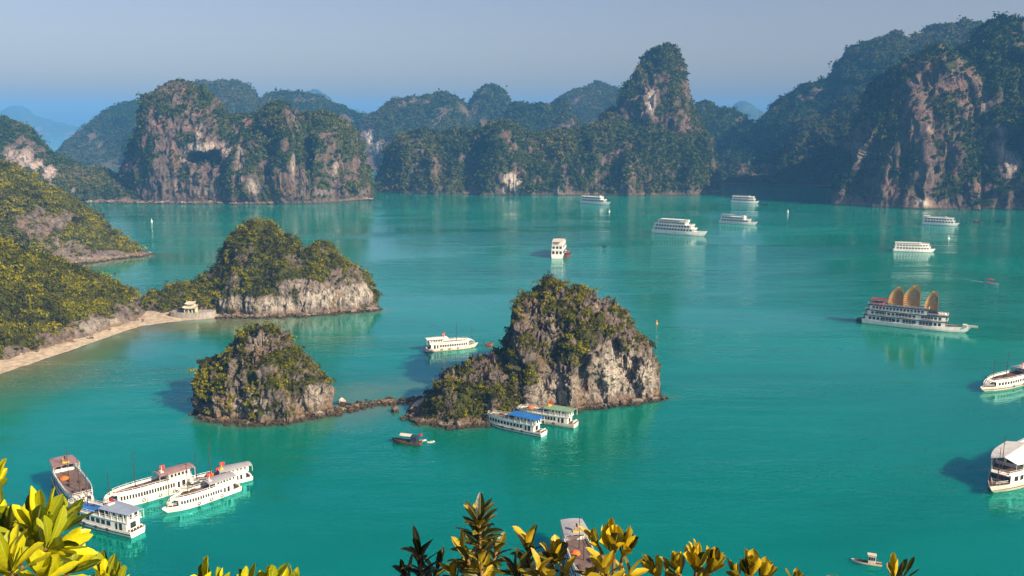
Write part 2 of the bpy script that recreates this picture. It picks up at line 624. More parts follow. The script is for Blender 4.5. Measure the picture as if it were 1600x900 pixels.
def hill(name, label, lobes, mat, dens, size, cards, card, leaf, seed, cat=None, thing=False, tone_scale=30.0, minz=1.2, forest_label=None):
    V, F, at = join(lobes)
    o = np_mesh(name, V, F, mat, None, True, at)
    if thing: tag(o, label, cat)
    else: tag(o, label, None, None, 'structure')
    p, n = scatter(V, F, at['veg'], dens, minz)
    spots = np.clip(0.40 + 0.45 * fbm(V / (size * 2.2), 3, seed + 7), 0, 0.7) * (at['pale'] < 0.22) * (at['veg'] < 0.5)
    p2, n2 = scatter(V, F, spots, dens * 1.1, minz * 1.6)
    smul = np.concatenate([np.ones(len(p)), np.full(len(p2), 0.55)])
    p = np.vstack([p, p2]); n = np.vstack([n, n2])
    if len(p):
        if thing:
            k = clumps('shrubs', p, n, size, cards, card, leaf, o, smul, seed, tone_scale=tone_scale)
            k['kind'] = 'stuff'
        else:
            k = clumps('forest', p, n, size, cards, card, leaf, None, smul, seed, tone_scale=tone_scale)
            tag(k, forest_label or 'green scrub forest', None, None, 'stuff')
    return o


# ---- farthest silhouettes
def far(label, sk, by, seed, dep=600):
    l = lobe(sk, [(sk[0][0] - 5, by), (sk[-1][0] + 5, by)], dep, dep, 90, 30, 12, 0.3, 0.12, seed=seed, rough=0.05, veg=0.7)
    V, F, at = join([l])
    o = np_mesh('karst_hill', V, F, ROCK_FAR, None, True, at)
    tag(o, label, None, None, 'structure')


far('faint pale hill on the far left horizon', [(-60, 200), (-20, 182), (5, 175), (15, 168), (32, 165), (48, 170), (58, 180), (75, 186), (95, 192), (130, 200)], 210, 3)
far('small bluish hill above the far left sea', [(120, 209), (126, 198), (134, 193), (143, 195), (150, 203), (160, 209)], 224, 4, 200)
far('faint pale hill peeping over the cave cliff', [(455, 175), (468, 152), (480, 143), (500, 141), (515, 150), (530, 168), (560, 172), (575, 178), (590, 185)], 212, 5)
far('pale rocky summit in the gap at the right', [(1130, 186), (1142, 168), (1150, 161), (1160, 158), (1172, 163), (1185, 172), (1200, 180)], 218, 6, 400)

# ---- back row
hill('karst_hill', 'blue wooded ridge behind the cave cliff at left', [
    lobe([(90, 243), (110, 224), (130, 206), (150, 190), (172, 174), (200, 161), (236, 157), (270, 150), (300, 137), (320, 128), (345, 126), (372, 126), (392, 133), (402, 146), (410, 158),
          (425, 151), (445, 146), (470, 145), (495, 150), (515, 158), (535, 165), (548, 176), (560, 176), (572, 180), (580, 192), (590, 215)],
         [(80, 262), (620, 262)], 180, 300, 420, 60, 10, 0.35, 0.10, seed=12, rough=0.035, veg=0.85)],
     ROCK_FAR, 0.065, 4.0, 9, 1.7, LEAF_FAR, 12, tone_scale=90, minz=3, forest_label='forest on the blue ridge behind the cave cliff')
hill('karst_hill', 'brown hill with a white scar behind the channel', [
    lobe([(560, 205), (566, 192), (576, 186), (590, 177), (604, 166), (620, 156), (640, 152), (662, 154), (682, 148), (702, 147), (716, 155), (727, 166), (733, 178), (738, 190)],
         [(550, 266), (760, 266)], 110, 240, 240, 60, 10, 0.12, 0.10, seed=22, rough=0.04, veg=0.62,
         pale=[(577, 214, 9, 11, 0.9), (590, 228, 7, 8, 0.6)])],
     ROCK_FAR, 0.065, 4.0, 9, 1.7, LEAF_FAR, 22, tone_scale=70, minz=3, forest_label='forest on the hill with the white scar')
hill('karst_hill', 'blue round dome behind the tower island', [
    lobe([(724, 200), (731, 166), (738, 153), (746, 145), (756, 137), (770, 135), (782, 141), (790, 153), (797, 165), (806, 185), (815, 210)],
         [(700, 262), (850, 262)], 130, 240, 150, 60, 10, 0.2, 0.07, seed=23, rough=0.035, veg=0.72)],
     ROCK_FAR, 0.065, 4.0, 9, 1.7, LEAF_FAR, 23, tone_scale=70, minz=3, forest_label='forest on the round dome')
hill('karst_hill', 'low brown hill between the dome and the tower', [
    lobe([(790, 205), (796, 170), (806, 162), (818, 162), (830, 166), (846, 162), (862, 163), (875, 158), (886, 164), (894, 178), (902, 195), (915, 212)],
         [(770, 272), (940, 272)], 110, 200, 170, 60, 10, 0.08, 0.10, seed=24, rough=0.045, veg=0.6)],
     ROCK_FAR, 0.065, 4.0, 9, 1.7, LEAF_FAR, 24, tone_scale=70, minz=3, forest_label='forest on the low brown hill')
hill('karst_hill', 'blue hill just left of the tower peak', [
    lobe([(840, 200), (862, 165), (876, 154), (892, 142), (912, 134), (930, 131), (950, 135), (968, 138), (980, 150), (1010, 180), (1030, 210)],
         [(820, 254), (1050, 254)], 150, 280, 170, 60, 10, 0.25, 0.08, seed=25, rough=0.035, veg=0.75)],
     ROCK_FAR, 0.065, 4.0, 9, 1.7, LEAF_FAR, 25, tone_scale=80, minz=3, forest_label='forest on the blue hill beside the tower')

# ---- right: the long shaded mountain, then the big front mountain
hill('karst_hill', 'long blue shaded mountain behind the right channel', [
    lobe([(1060, 210), (1078, 172), (1090, 160), (1102, 160), (1114, 170), (1128, 166), (1142, 174), (1158, 184), (1170, 198), (1182, 220), (1190, 245)],
         [(1040, 278), (1220, 278)], 120, 200, 180, 60, 10, 0.2, 0.10, seed=31, rough=0.04, veg=0.7),
    lobe([(1100, 262), (1130, 235), (1160, 205), (1180, 188), (1192, 172), (1206, 158), (1222, 146), (1245, 138), (1262, 132), (1282, 127), (1290, 118), (1299, 102), (1305, 84), (1314, 73), (1330, 66), (1345, 61),
          (1364, 55), (1384, 58), (1400, 61), (1420, 53), (1440, 46), (1462, 41), (1485, 38), (1510, 41), (1540, 60), (1580, 90), (1640, 140)],
         [(1100, 289), (1200, 291), (1320, 294), (1700, 297)], 330, 260, 440, 90, 10, 0.55, 0.24, seed=36, rough=0.05, veg=0.85)],
     ROCK_FAR, 0.075, 3.7, 10, 1.6, LEAF_FAR, 31, tone_scale=80, minz=3, forest_label='forest on the long shaded mountain')
hill('karst_hill', 'huge front mountain filling the right edge', [
    lobe([(1298, 316), (1304, 285), (1314, 245), (1326, 208), (1338, 178), (1350, 148), (1362, 126), (1376, 107), (1392, 95), (1412, 82), (1432, 74), (1448, 68), (1462, 72), (1476, 82), (1490, 102),
          (1502, 135), (1514, 190), (1524, 240), (1530, 290)],
         [(1290, 319), (1350, 323), (1450, 328), (1540, 329)], 110, 150, 340, 110, 14, 0.22, 0.15, seed=42, rough=0.045, veg=0.55, vgs=0.4, crag=0.6,
         pale=[(1452, 205, 5, 10, 0.6), (1442, 318, 12, 7, 0.9), (1347, 235, 12, 14, 0.35)], bare=[(1438, 190, 24, 100, 0.62), (1360, 250, 20, 60, 0.3)]),
    lobe([(1440, 200), (1462, 120), (1472, 85), (1484, 70), (1498, 54), (1514, 40), (1530, 31), (1548, 27), (1566, 29), (1588, 36), (1610, 44), (1660, 60), (1720, 110), (1780, 200), (1820, 310)],
         [(1420, 323), (1600, 328), (1850, 330)], 170, 200, 360, 110, 14, 0.35, 0.22, seed=47, rough=0.05, veg=0.72, vgs=0.5, crag=0.6,
         pale=[(1566, 205, 7, 9, 0.5), (1562, 235, 10, 18, 0.7), (1580, 255, 22, 22, 0.55), (1470, 250, 8, 7, 0.6), (1538, 160, 8, 20, 0.3)])],
     ROCK_MID, 0.085, 3.1, 11, 1.35, LEAF_FAR, 41, tone_scale=70, minz=3, forest_label='forest on the huge mountain at the right edge')

# ---- the island with the tall tower
hill('karst_island', 'long wooded island with a tall limestone tower', [
    lobe([(589, 300), (592, 282), (596, 268), (603, 252), (612, 236), (622, 220), (634, 208), (650, 204), (668, 203), (690, 209), (712, 206), (735, 203), (755, 199), (768, 192), (785, 190), (800, 197), (818, 206),
          (840, 208), (868, 205), (895, 204), (920, 200), (942, 192), (965, 190), (1000, 195), (1040, 200), (1075, 215), (1098, 240), (1112, 265), (1122, 288)],
         [(580, 299), (650, 303), (800, 305), (1000, 306), (1090, 305), (1130, 300)], 95, 110, 460, 100, 14, 0.28, 0.17, seed=53, rough=0.05, veg=0.80, vgs=0.4,
         pale=[(801, 284, 13, 16, 1.1), (645, 272, 3, 22, 0.5), (870, 297, 5, 5, 0.5)],
         dents=[(740, 262, 22, 50, 14), (690, 255, 16, 40, 10)]),
    lobe([(752, 290), (760, 240), (768, 210), (776, 197), (787, 192), (797, 200), (808, 225), (820, 262), (826, 296)],
         [(740, 305), (830, 305)], 35, 60, 150, 70, 10, 0.2, 0.10, seed=57, rough=0.06, veg=0.62, pale=[(801, 284, 13, 16, 1.1)]),
    lobe([(905, 262), (925, 220), (940, 190), (952, 176), (968, 168), (974, 160), (974, 150), (977, 134), (984, 118), (994, 104), (1001, 93), (1012, 85), (1026, 81), (1040, 82), (1050, 90), (1058, 102), (1064, 118), (1070, 140),
          (1076, 162), (1086, 182), (1096, 204), (1104, 228), (1111, 255), (1118, 278), (1124, 297)],
         [(890, 300), (1130, 300)], 125, 90, 360, 110, 14, 0.30, 0.12, seed=61, rough=0.05, veg=0.70, vgs=0.4, crag=0.6,
         pale=[(1017, 158, 5, 20, 1.0), (1008, 182, 4, 9, 0.5), (1003, 140, 2, 7, 0.4)], bare=[(1060, 190, 18, 30, 0.35), (1010, 160, 10, 30, 0.4)])],
     ROCK_MID, 0.085, 3.2, 12, 1.4, LEAF_MID, 51, tone_scale=60, minz=2.5, forest_label='forest on the island with the tall tower')

# ---- left: cave cliff and the low hill in front of it
hill('karst_island', 'sheer cliff island with a heart shaped cave', [
    lobe([(190, 300), (197, 268), (204, 250), (212, 226), (224, 205), (230, 186), (235, 166), (241, 152), (252, 143), (266, 137), (282, 132), (298, 129), (314, 132), (328, 141), (341, 151), (352, 166), (366, 190), (380, 230), (396, 290), (404, 312)],
         [(180, 313), (250, 317), (420, 318)], 85, 130, 340, 130, 14, 0.06, 0.07, seed=71, rough=0.045, veg=0.40, steep=0.8,
         pale=[(318, 230, 34, 9, 0.9), (287, 240, 6, 16, 0.75), (352, 235, 9, 14, 0.6), (275, 285, 4, 18, 0.6), (340, 298, 26, 7, 0.4), (310, 208, 6, 16, 0.7), (388, 250, 4, 16, 0.4)],
         bare=[(315, 248, 34, 14, 2.5), (315, 250, 60, 40, 0.35), (270, 230, 24, 70, 0.2)], dents=[(303, 247, 17, 11, 42), (330, 246, 14, 10, 42), (316, 258, 20, 12, 16)], vgs=0.35, crag=0.6),
    lobe([(330, 300), (348, 210), (358, 186), (372, 178), (388, 180), (402, 184), (416, 171), (430, 164), (446, 164), (460, 172), (476, 176), (496, 180), (512, 182), (526, 185), (540, 192), (550, 202), (558, 216),
          (565, 236), (571, 258), (577, 280), (582, 298)],
         [(320, 318), (420, 319), (500, 318), (590, 311)], 85, 120, 380, 110, 14, 0.15, 0.16, seed=76, rough=0.055, veg=0.66, vgs=0.4, crag=0.6,
         pale=[(375, 245, 6, 18, 0.5), (525, 265, 4, 13, 0.55), (400, 292, 16, 10, 0.45), (468, 265, 4, 14, 0.5), (505, 300, 14, 5, 0.4)],
         dents=[(478, 262, 14, 60, 16), (415, 240, 10, 40, 10)]),
    lobe([(424, 300), (436, 225), (444, 190), (452, 172), (462, 180), (472, 215), (480, 270), (484, 306)],
         [(415, 319), (490, 319)], 40, 60, 120, 70, 10, 0.15, 0.10, seed=77, rough=0.07, veg=0.5, pale=[(458, 255, 3, 18, 0.4)])],
     ROCK_MID, 0.085, 3.0, 12, 1.3, LEAF_MID, 70, tone_scale=60, minz=2.5, forest_label='forest on the cave cliff island')
hill('karst_hill', 'low hill with a white cliff at the far left', [
    lobe([(-200, 260), (-120, 215), (-60, 196), (-20, 190), (4, 189), (18, 186), (32, 187), (46, 194), (58, 203), (68, 214), (78, 226), (90, 238), (104, 248), (122, 258), (142, 264), (162, 266), (182, 275), (202, 288), (222, 302), (238, 313)],
         [(-200, 316), (130, 316), (240, 316)], 120, 150, 300, 80, 14, 0.45, 0.12, seed=82, rough=0.05, veg=0.80,
         pale=[(32, 248, 26, 14, 0.7), (78, 272, 12, 15, 0.9), (58, 258, 12, 10, 0.8), (115, 298, 5, 8, 0.4)], bare=[(20, 235, 50, 14, 0.6)])],
     ROCK_MID, 0.080, 3.1, 13, 1.3, LEAF_MID, 82, tone_scale=50, minz=2.0, forest_label='forest on the low far left hill')

# ---- near left: scree point, the overgrown hill with the beach, the wooded knoll
hill('headland', 'brown scree headland running out at the left', [
    lobe([(-320, 230), (-200, 222), (-100, 235), (-40, 246), (0, 253), (30, 262), (58, 276), (84, 290), (106, 302), (124, 318), (142, 332), (160, 344), (176, 357), (192, 370), (206, 380), (220, 389), (231, 396)],
         [(-320, 425), (60, 422), (110, 413), (150, 408), (190, 403), (232, 398)], 120, 90, 320, 100, 12, 0.75, 0.08, seed=92, rough=0.030, veg=0.85, steep=0.75, endpow=0.8,
         crag=0.9, bare=[(70, 352, 38, 34, 1.4), (110, 392, 30, 18, 1.2), (160, 400, 40, 9, 1.4), (35, 312, 26, 9, 0.5)], pale=[(165, 404, 60, 3, 0.4)], vgs=0.5)],
     ROCK_NEAR, 0.15, 2.3, 32, 0.56, LEAF_NEAR, 92, tone_scale=9, minz=2.5, forest_label='scrub on the brown scree headland')
hill('headland', 'big overgrown hill above the beach at the left edge', [
    lobe([(-520, 300), (-300, 300), (-150, 325), (-60, 350), (0, 372), (26, 384), (52, 398), (78, 411), (104, 418), (130, 424), (152, 431), (172, 437), (190, 446), (206, 456), (218, 466), (226, 478), (229, 492)],
         [(-520, 690), (-200, 625), (0, 570), (60, 553), (120, 534), (180, 516), (215, 503), (231, 497)], 105, 80, 340, 110, 12, 0.75, 0.06, seed=103, rough=0.040, crag=1.5, veg=1.0, steep=0.7, endpow=0.7,
         bare=[(30, 553, 30, 14, 1.6), (90, 528, 36, 18, 1.7), (150, 508, 36, 20, 1.7), (205, 490, 26, 20, 1.7), (215, 475, 12, 14, 1.0)], pale=[(170, 508, 50, 12, 0.35)]),
    ],
     ROCK_NEAR, 0.26, 2.1, 40, 0.42, LEAF_NEAR, 103, tone_scale=7, minz=1.6, forest_label='dense yellow green scrub above the beach')
hill('headland', 'wooded rocky knoll at the end of the beach', [
    lobe([(222, 480), (232, 464), (246, 458), (262, 455), (284, 452), (304, 446), (322, 438), (338, 424), (350, 407), (358, 390), (366, 374), (380, 359), (396, 350), (410, 346), (424, 350), (440, 359), (456, 371), (470, 382), (480, 389), (492, 385),
          (508, 384), (520, 389), (528, 401), (540, 409), (556, 417), (568, 430), (576, 446), (584, 460), (590, 474)],
         [(215, 494), (270, 493), (335, 493), (400, 495), (470, 493), (530, 489), (596, 483)], 42, 48, 420, 110, 14, 0.30, 0.10, seed=111, rough=0.055, veg=0.74, steep=0.75, tops=1.2, vgs=0.5, crag=0.6,
         pale=[(420, 478, 70, 12, 0.55), (520, 465, 50, 22, 0.6), (560, 462, 25, 20, 0.6), (470, 450, 30, 12, 0.25)],
         bare=[(440, 476, 110, 14, 0.8), (540, 455, 48, 30, 0.9), (545, 420, 20, 14, 0.5), (362, 395, 8, 14, 0.6), (505, 392, 10, 8, 0.5)])],
     ROCK_NEAR, 0.26, 1.8, 40, 0.40, LEAF_NEAR, 111, tone_scale=7, minz=1.2, forest_label='scrub trees on the wooded knoll')

# ---- the two rocky islets in the middle
hill('rock_islet', 'small conical rock islet tufted with shrubs, left end of the sandbar', [
    lobe([(310, 628), (312, 608), (316, 594), (323, 582), (331, 572), (340, 563), (350, 555), (360, 551), (372, 541), (380, 531), (390, 524), (402, 517), (416, 514), (430, 513), (443, 519), (453, 529), (459, 544), (470, 551), (482, 558), (491, 570),
          (499, 585), (510, 597), (515, 612), (519, 628)],
         [(306, 640), (316, 650), (340, 656), (380, 659), (420, 659), (460, 654), (500, 645), (530, 640)], 20, 22, 340, 120, 14, 0.30, 0.16, fs=7.0, seed=121, rough=0.085, veg=0.40, steep=0.85, tops=0.9, vgs=0.55, crag=0.75,
         pale=[(420, 632, 60, 16, 0.45), (500, 620, 22, 18, 0.6), (408, 535, 22, 14, 0.25), (380, 640, 30, 14, 0.4)], bare=[(400, 640, 120, 16, 0.8), (410, 540, 24, 18, 0.5)]),
    lobe([(392, 632), (402, 590), (412, 566), (424, 560), (436, 572), (446, 600), (456, 640)], [(380, 662), (460, 662)], 10, 12, 100, 60, 10, 0.2, 0.15, seed=123, rough=0.12, veg=0.55)],
     ROCK_NEAR, 0.26, 1.5, 46, 0.34, LEAF_NEAR, 121, 'islet', True, 6, 1.6)
hill('rock_islet', 'large steep rock islet with a sheer summit and two boats moored beneath', [
    lobe([(636, 648), (646, 638), (658, 630), (674, 616), (688, 603), (702, 586), (716, 578), (736, 571), (754, 566), (772, 557), (790, 550), (798, 540), (801, 522), (806, 505), (809, 488), (808, 476), (813, 468), (826, 463), (838, 459), (846, 448),
          (858, 443), (872, 445), (886, 452), (900, 456), (914, 460), (930, 468), (940, 473), (954, 477), (966, 487), (978, 503), (988, 521), (998, 536), (1009, 547), (1017, 558), (1024, 572), (1027, 588), (1028, 602), (1031, 615)],
         [(630, 650), (660, 657), (700, 664), (750, 664), (800, 652), (850, 642), (920, 637), (980, 630), (1040, 621)], 34, 34, 480, 150, 16, 0.20, 0.17, fs=9.0, seed=131, rough=0.06, veg=0.37, steep=0.85, tops=1.5, vgs=0.55, crag=0.75,
         pale=[(960, 585, 40, 40, 0.75), (1005, 590, 24, 34, 0.7), (880, 610, 40, 22, 0.7), (820, 628, 30, 14, 0.4), (930, 570, 24, 24, 0.4), (860, 520, 10, 26, 0.2)],
         bare=[(950, 600, 90, 28, 0.9), (880, 625, 60, 18, 0.8), (840, 500, 30, 30, 0.35)]),
    lobe([(655, 655), (676, 630), (696, 612), (716, 600), (738, 592), (762, 586), (784, 590), (802, 604), (818, 626), (828, 645)], [(650, 662), (700, 666), (750, 665), (800, 655), (840, 646)], 15, 18, 220, 80, 10, 0.25, 0.17, fs=9.0, seed=134, rough=0.10, veg=0.62)],
     ROCK_NEAR, 0.24, 1.6, 46, 0.35, LEAF_NEAR, 131, 'islet', True, 6, 1.8)

# ------------------------------------------------------------------ beach, sandbar, rubble
t = NT('sand')
c = t.coords((1, 1, 1))
SAND = t.out(t.principled(t.mix(t.ramp(t.noise(c, 0.35, 5, 0.65), 0.35, 0.65), (0.30, 0.235, 0.165), (0.48, 0.39, 0.285)), 0.95, 0.1, t.bump(t.noise(c, 2.5, 4, 0.6), 0.4, 0.2)))
t = NT('bar_gravel')
c = t.coords((1, 1, 1))
GRAVEL = t.out(t.principled(t.mix(t.ramp(t.noise(c, 0.9, 6, 0.7), 0.35, 0.65), (0.10, 0.07, 0.045), (0.36, 0.25, 0.15)), 0.95, 0.1, t.bump(t.noise(c, 2.5, 4, 0.7), 0.8, 0.4)))


def strip(name, label, front, back_, mat, hz, nseg=160, m=12, seed=0, rough=0.12):
    """bank of sand or gravel between two shorelines given at sea level"""
    f = np.array([P(*q)[:2] for q in front]); b = np.array([P(*q)[:2] for q in back_])
    def res(a):
        L = np.concatenate([[0], np.cumsum(np.linalg.norm(np.diff(a, axis=0), axis=1))]); s = np.linspace(0, L[-1], nseg)
        return np.stack([np.interp(s, L, a[:, 0]), np.interp(s, L, a[:, 1])], -1)
    f, b = res(f), res(b)
    rows = []
    for i, k in enumerate(np.linspace(0, 1, m)):
        q = f * (1 - k) + b * k
        z = hz(k)
        rows.append(np.concatenate([q, np.full((nseg, 1), z)], 1))
    V = np.array(rows).reshape(-1, 3)
    V[:, 2] += fbm(V * [0.25, 0.25, 0], 4, seed) * rough
    V[:, 1] += fbm(V * [0.08, 0.08, 0], 3, seed + 3) * 1.0
    i = np.arange(m * nseg).reshape(m, nseg)
    F = np.stack([i[:-1, :-1].ravel(), i[:-1, 1:].ravel(), i[1:, 1:].ravel(), i[1:, :-1].ravel()], -1)
    o = np_mesh(name, V, F, mat, None, True)
    tag(o, label, None, None, 'structure')


BEACH_F = [(-220, 645), (0, 588), (60, 567), (120, 546), (180, 525), (220, 513), (260, 506), (300, 501), (345, 497), (420, 497)]
BEACH_B = [(-220, 615), (0, 562), (60, 545), (120, 526), (180, 508), (220, 494), (260, 488), (300, 488), (345, 488), (420, 490)]
strip('beach', 'narrow curved sand beach', BEACH_F, BEACH_B, SAND, lambda k: -0.5 + 2.6 * k ** 0.8, 220, 14, 3, 0.15)
BAR_F = [(512, 648), (535, 643), (560, 637), (590, 632), (620, 631), (645, 637), (668, 648)]
BAR_B = [(512, 638), (535, 631), (560, 627), (590, 626), (620, 622), (645, 618), (668, 614)]
strip('sandbar', 'low gravel bar joining the two islets', BAR_F, BAR_B, GRAVEL, lambda k: -0.6 + 1.15 * math.sin(math.pi * min(1, max(0, k))) ** 0.8, 180, 18, 5, 0.45)
for q in (BEACH_F,):
    SHALLOW.append(([tuple(P(x, y + 4)[:2]) for x, y in q], 46.0, 0.9))
SHALLOW.append(([tuple(P(x, y)[:2]) for x, y in [(560, 640), (620, 630), (660, 625), (720, 640)]], 24.0, 0.75))
SHALLOW.append(([tuple(P(x, y)[:2]) for x, y in [(575, 612), (640, 604), (690, 600)]], 26.0, 0.6))
SHALLOW.append(([tuple(P(x, y)[:2]) for x, y in [(110, 418), (160, 412), (236, 400)]], 22.0, 0.6))
SHALLOW.append(([tuple(P(x, y)[:2]) for x, y in [(310, 655), (380, 664), (460, 658), (540, 642)]], 7.0, 0.7))
SHALLOW.append(([tuple(P(x, y)[:2]) for x, y in [(660, 662), (740, 668), (860, 645), (1036, 622)]], 6.0, 0.6))
SHALLOW.append(([tuple(P(x, y)[:2]) for x, y in [(345, 499), (470, 496), (596, 486)]], 8.0, 0.6))
build_water()


def rubble(label, line, n, spread, size, seed, mat=ROCK_NEAR):
    """broken rock along a shore, far too many to count"""
    rng = np.random.default_rng(seed)
    pts = np.array([P(*q)[:2] for q in line])
    L = np.concatenate([[0], np.cumsum(np.linalg.norm(np.diff(pts, axis=0), axis=1))])
    u = rng.random(n) * L[-1]
    c = np.stack([np.interp(u, L, pts[:, 0]), np.interp(u, L, pts[:, 1])], -1) + rng.normal(0, spread, (n, 2))
    ico_v, ico_f = ICO
    s = size * np.minimum(np.exp(rng.normal(0, 0.55, n)), 2.1)
    V, F = [], []
    for i in range(n):
        v = ico_v * (1 + 0.28 * rng.normal(0, 1, (len(ico_v), 1))) * (s[i] * rng.uniform(0.6, 1.3, 3) * [1, 1, 0.75])
        a = rng.random() * 6.28
        R = np.array([[math.cos(a), -math.sin(a), 0], [math.sin(a), math.cos(a), 0], [0, 0, 1]])
        V.append(v @ R.T + [c[i, 0], c[i, 1], s[i] * 0.1])
        F.append(ico_f + i * len(ico_v))
    V = np.vstack(V)
    o = np_mesh('shore_rubble', V, np.vstack(F), mat, None, False, {'veg': np.zeros(len(V)), 'pale': np.repeat(rng.random(n) * 0.6, len(ico_v))})
    tag(o, label, None, None, 'stuff')


def _ico():
    import bmesh
    bm = bmesh.new()
    bmesh.ops.create_icosphere(bm, subdivisions=2, radius=1.0)
    v = np.array([q.co[:] for q in bm.verts]); f = np.array([[q.index for q in p.verts] for p in bm.faces])
    bm.free()
    return v, f


ICO = _ico()
rubble('broken rock round the foot of the small islet', [(309, 642), (319, 653), (350, 659), (400, 662), (440, 661), (480, 653), (520, 646), (560, 638)], 260, 1.0, 0.75, 1)
rubble('broken rock along the gravel bar', [(540, 636), (580, 631), (620, 628), (660, 625)], 240, 1.8, 0.5, 2)
rubble('brown rock ledge round the foot of the large islet', [(636, 652), (665, 660), (700, 666), (750, 665), (800, 654), (850, 643), (920, 638), (980, 631), (1036, 621)], 420, 0.9, 0.8, 3)
rubble('rock rubble along the beach', [(0, 566), (60, 550), (120, 531), (180, 512), (222, 500)], 320, 2.2, 0.9, 4)
rubble('rock rubble below the wooded knoll', [(345, 496), (420, 496), (500, 492), (594, 484)], 260, 1.2, 0.9, 5)
rubble('pale rock rubble along the scree headland', [(95, 414), (130, 411), (170, 406), (232, 398)], 300, 2.0, 1.0, 6)
rubble('rock ledge below the cave cliff', [(140, 317), (250, 318), (420, 319), (582, 312)], 300, 3, 1.8, 7, ROCK_MID)


def boulder(px, py, s, seed, label, pale=0.3):
    rng = np.random.default_rng(seed)
    v, f = ICO
    c = P(px, py)
    V = v * (1 + 0.22 * rng.normal(0, 1, (len(v), 1))) * (s * rng.uniform(0.75, 1.2, 3)) + [c[0], c[1], s * 0.35]
    o = np_mesh('boulder', V, f, ROCK_NEAR, None, False, {'veg': np.zeros(len(v)), 'pale': np.full(len(v), pale)})
    tag(o, label, 'boulder', 'boulders by the sandbar')


boulder(534, 631, 1.7, 1, 'pale grey boulder at the right foot of the small islet', 1.0)
boulder(657, 642, 2.6, 2, 'tall pale boulder at the left foot of the large islet', 0.9)
boulder(676, 648, 2.4, 3, 'pale squat boulder right of the tall pale one, under the large islet', 0.6)
boulder(617, 643, 1.5, 4, 'dark brown boulder alone in shallow water in front of the sandbar', 0.0)
boulder(704, 664, 1.7, 5, 'brown boulder at the waterline below the dark flank of the large islet', 0.1)

# ------------------------------------------------------------------ boats
WHITE = plain('white_paint', (0.80, 0.76, 0.70), 0.5, 0.4, 0.16, 0.5)
CREAM = plain('cream_paint', (0.66, 0.58, 0.48), 0.5, 0.4, 0.18, 0.5)
NAVY = plain('navy_paint', (0.030, 0.040, 0.075), 0.45, 0.4, 0.2, 0.5)
BLACK = plain('black_paint', (0.018, 0.018, 0.022), 0.5, 0.4, 0.2, 0.5)
WOOD = plain('brown_wood', (0.12, 0.062, 0.038), 0.65, 0.3, 0.3, 0.9)
DECK = plain('red_brown_deck', (0.17, 0.115, 0.10), 0.75, 0.2, 0.3, 0.5)
GREYROOF = plain('grey_roof_sheet', (0.36, 0.35, 0.37), 0.55, 0.3, 0.15, 0.4)
BLUEGREY = plain('blue_grey_roof_sheet', (0.27, 0.32, 0.42), 0.5, 0.3, 0.15, 0.4)
REDROOF = plain('faded_red_roof_sheet', (0.31, 0.19, 0.18), 0.6, 0.3, 0.2, 0.4)
BLUETARP = plain('blue_tarpaulin', (0.025, 0.16, 0.50), 0.5, 0.4, 0.25, 0.5)
GREENROOF = plain('green_roof_sheet', (0.20, 0.32, 0.20), 0.6, 0.3, 0.2, 0.4)
ORANGE = plain('orange_cover', (0.75, 0.16, 0.02), 0.6, 0.3, 0.15, 1.0)
RED = plain('red_paint', (0.60, 0.035, 0.025), 0.6, 0.3, 0.15, 1.0)
YELLOW = plain('yellow_paint', (0.80, 0.50, 0.02), 0.5, 0.3, 0.15, 1.0)
MAST = plain('dark_mast', (0.055, 0.035, 0.03), 0.6, 0.3, 0.2, 1.0)
RUST = plain('rusty_red', (0.26, 0.07, 0.05), 0.7, 0.3, 0.3, 1.0)
t = NT('dark_window_glass')
GLASS = t.out(t.principled((0.02, 0.024, 0.03), 0.12, 0.5))
t = NT('sail_cloth')
tc = t.n('ShaderNodeTexCoord')
SAILM = t.out(t.principled(t.mix(t.ramp(t.noise(tc.outputs['Object'], 0.8, 4, 0.6), 0.3, 0.7), (0.76, 0.38, 0.11), (0.90, 0.55, 0.20)), 0.8, 0.15))
SAILRIB = plain('sail_batten', (0.30, 0.12, 0.045), 0.7, 0.2, 0.2, 1.0)


def hull_at(s, L, B, fb, bow_over=0.05, bluff=2.2):
    """half width and sheer height at s = 0 (stern) .. 1 (bow)"""
    if s < 0.55: wd = 0.80 + 0.20 * math.sin(s / 0.55 * math.pi / 2)
    else: wd = max(0.03, 1 - ((s - 0.55) / 0.45) ** bluff)
    sh = fb * (1 + 0.55 * max(0, (s - 0.5) / 0.5) ** 2 + 0.22 * max(0, (0.3 - s) / 0.3) ** 2)
    return wd * B / 2, sh


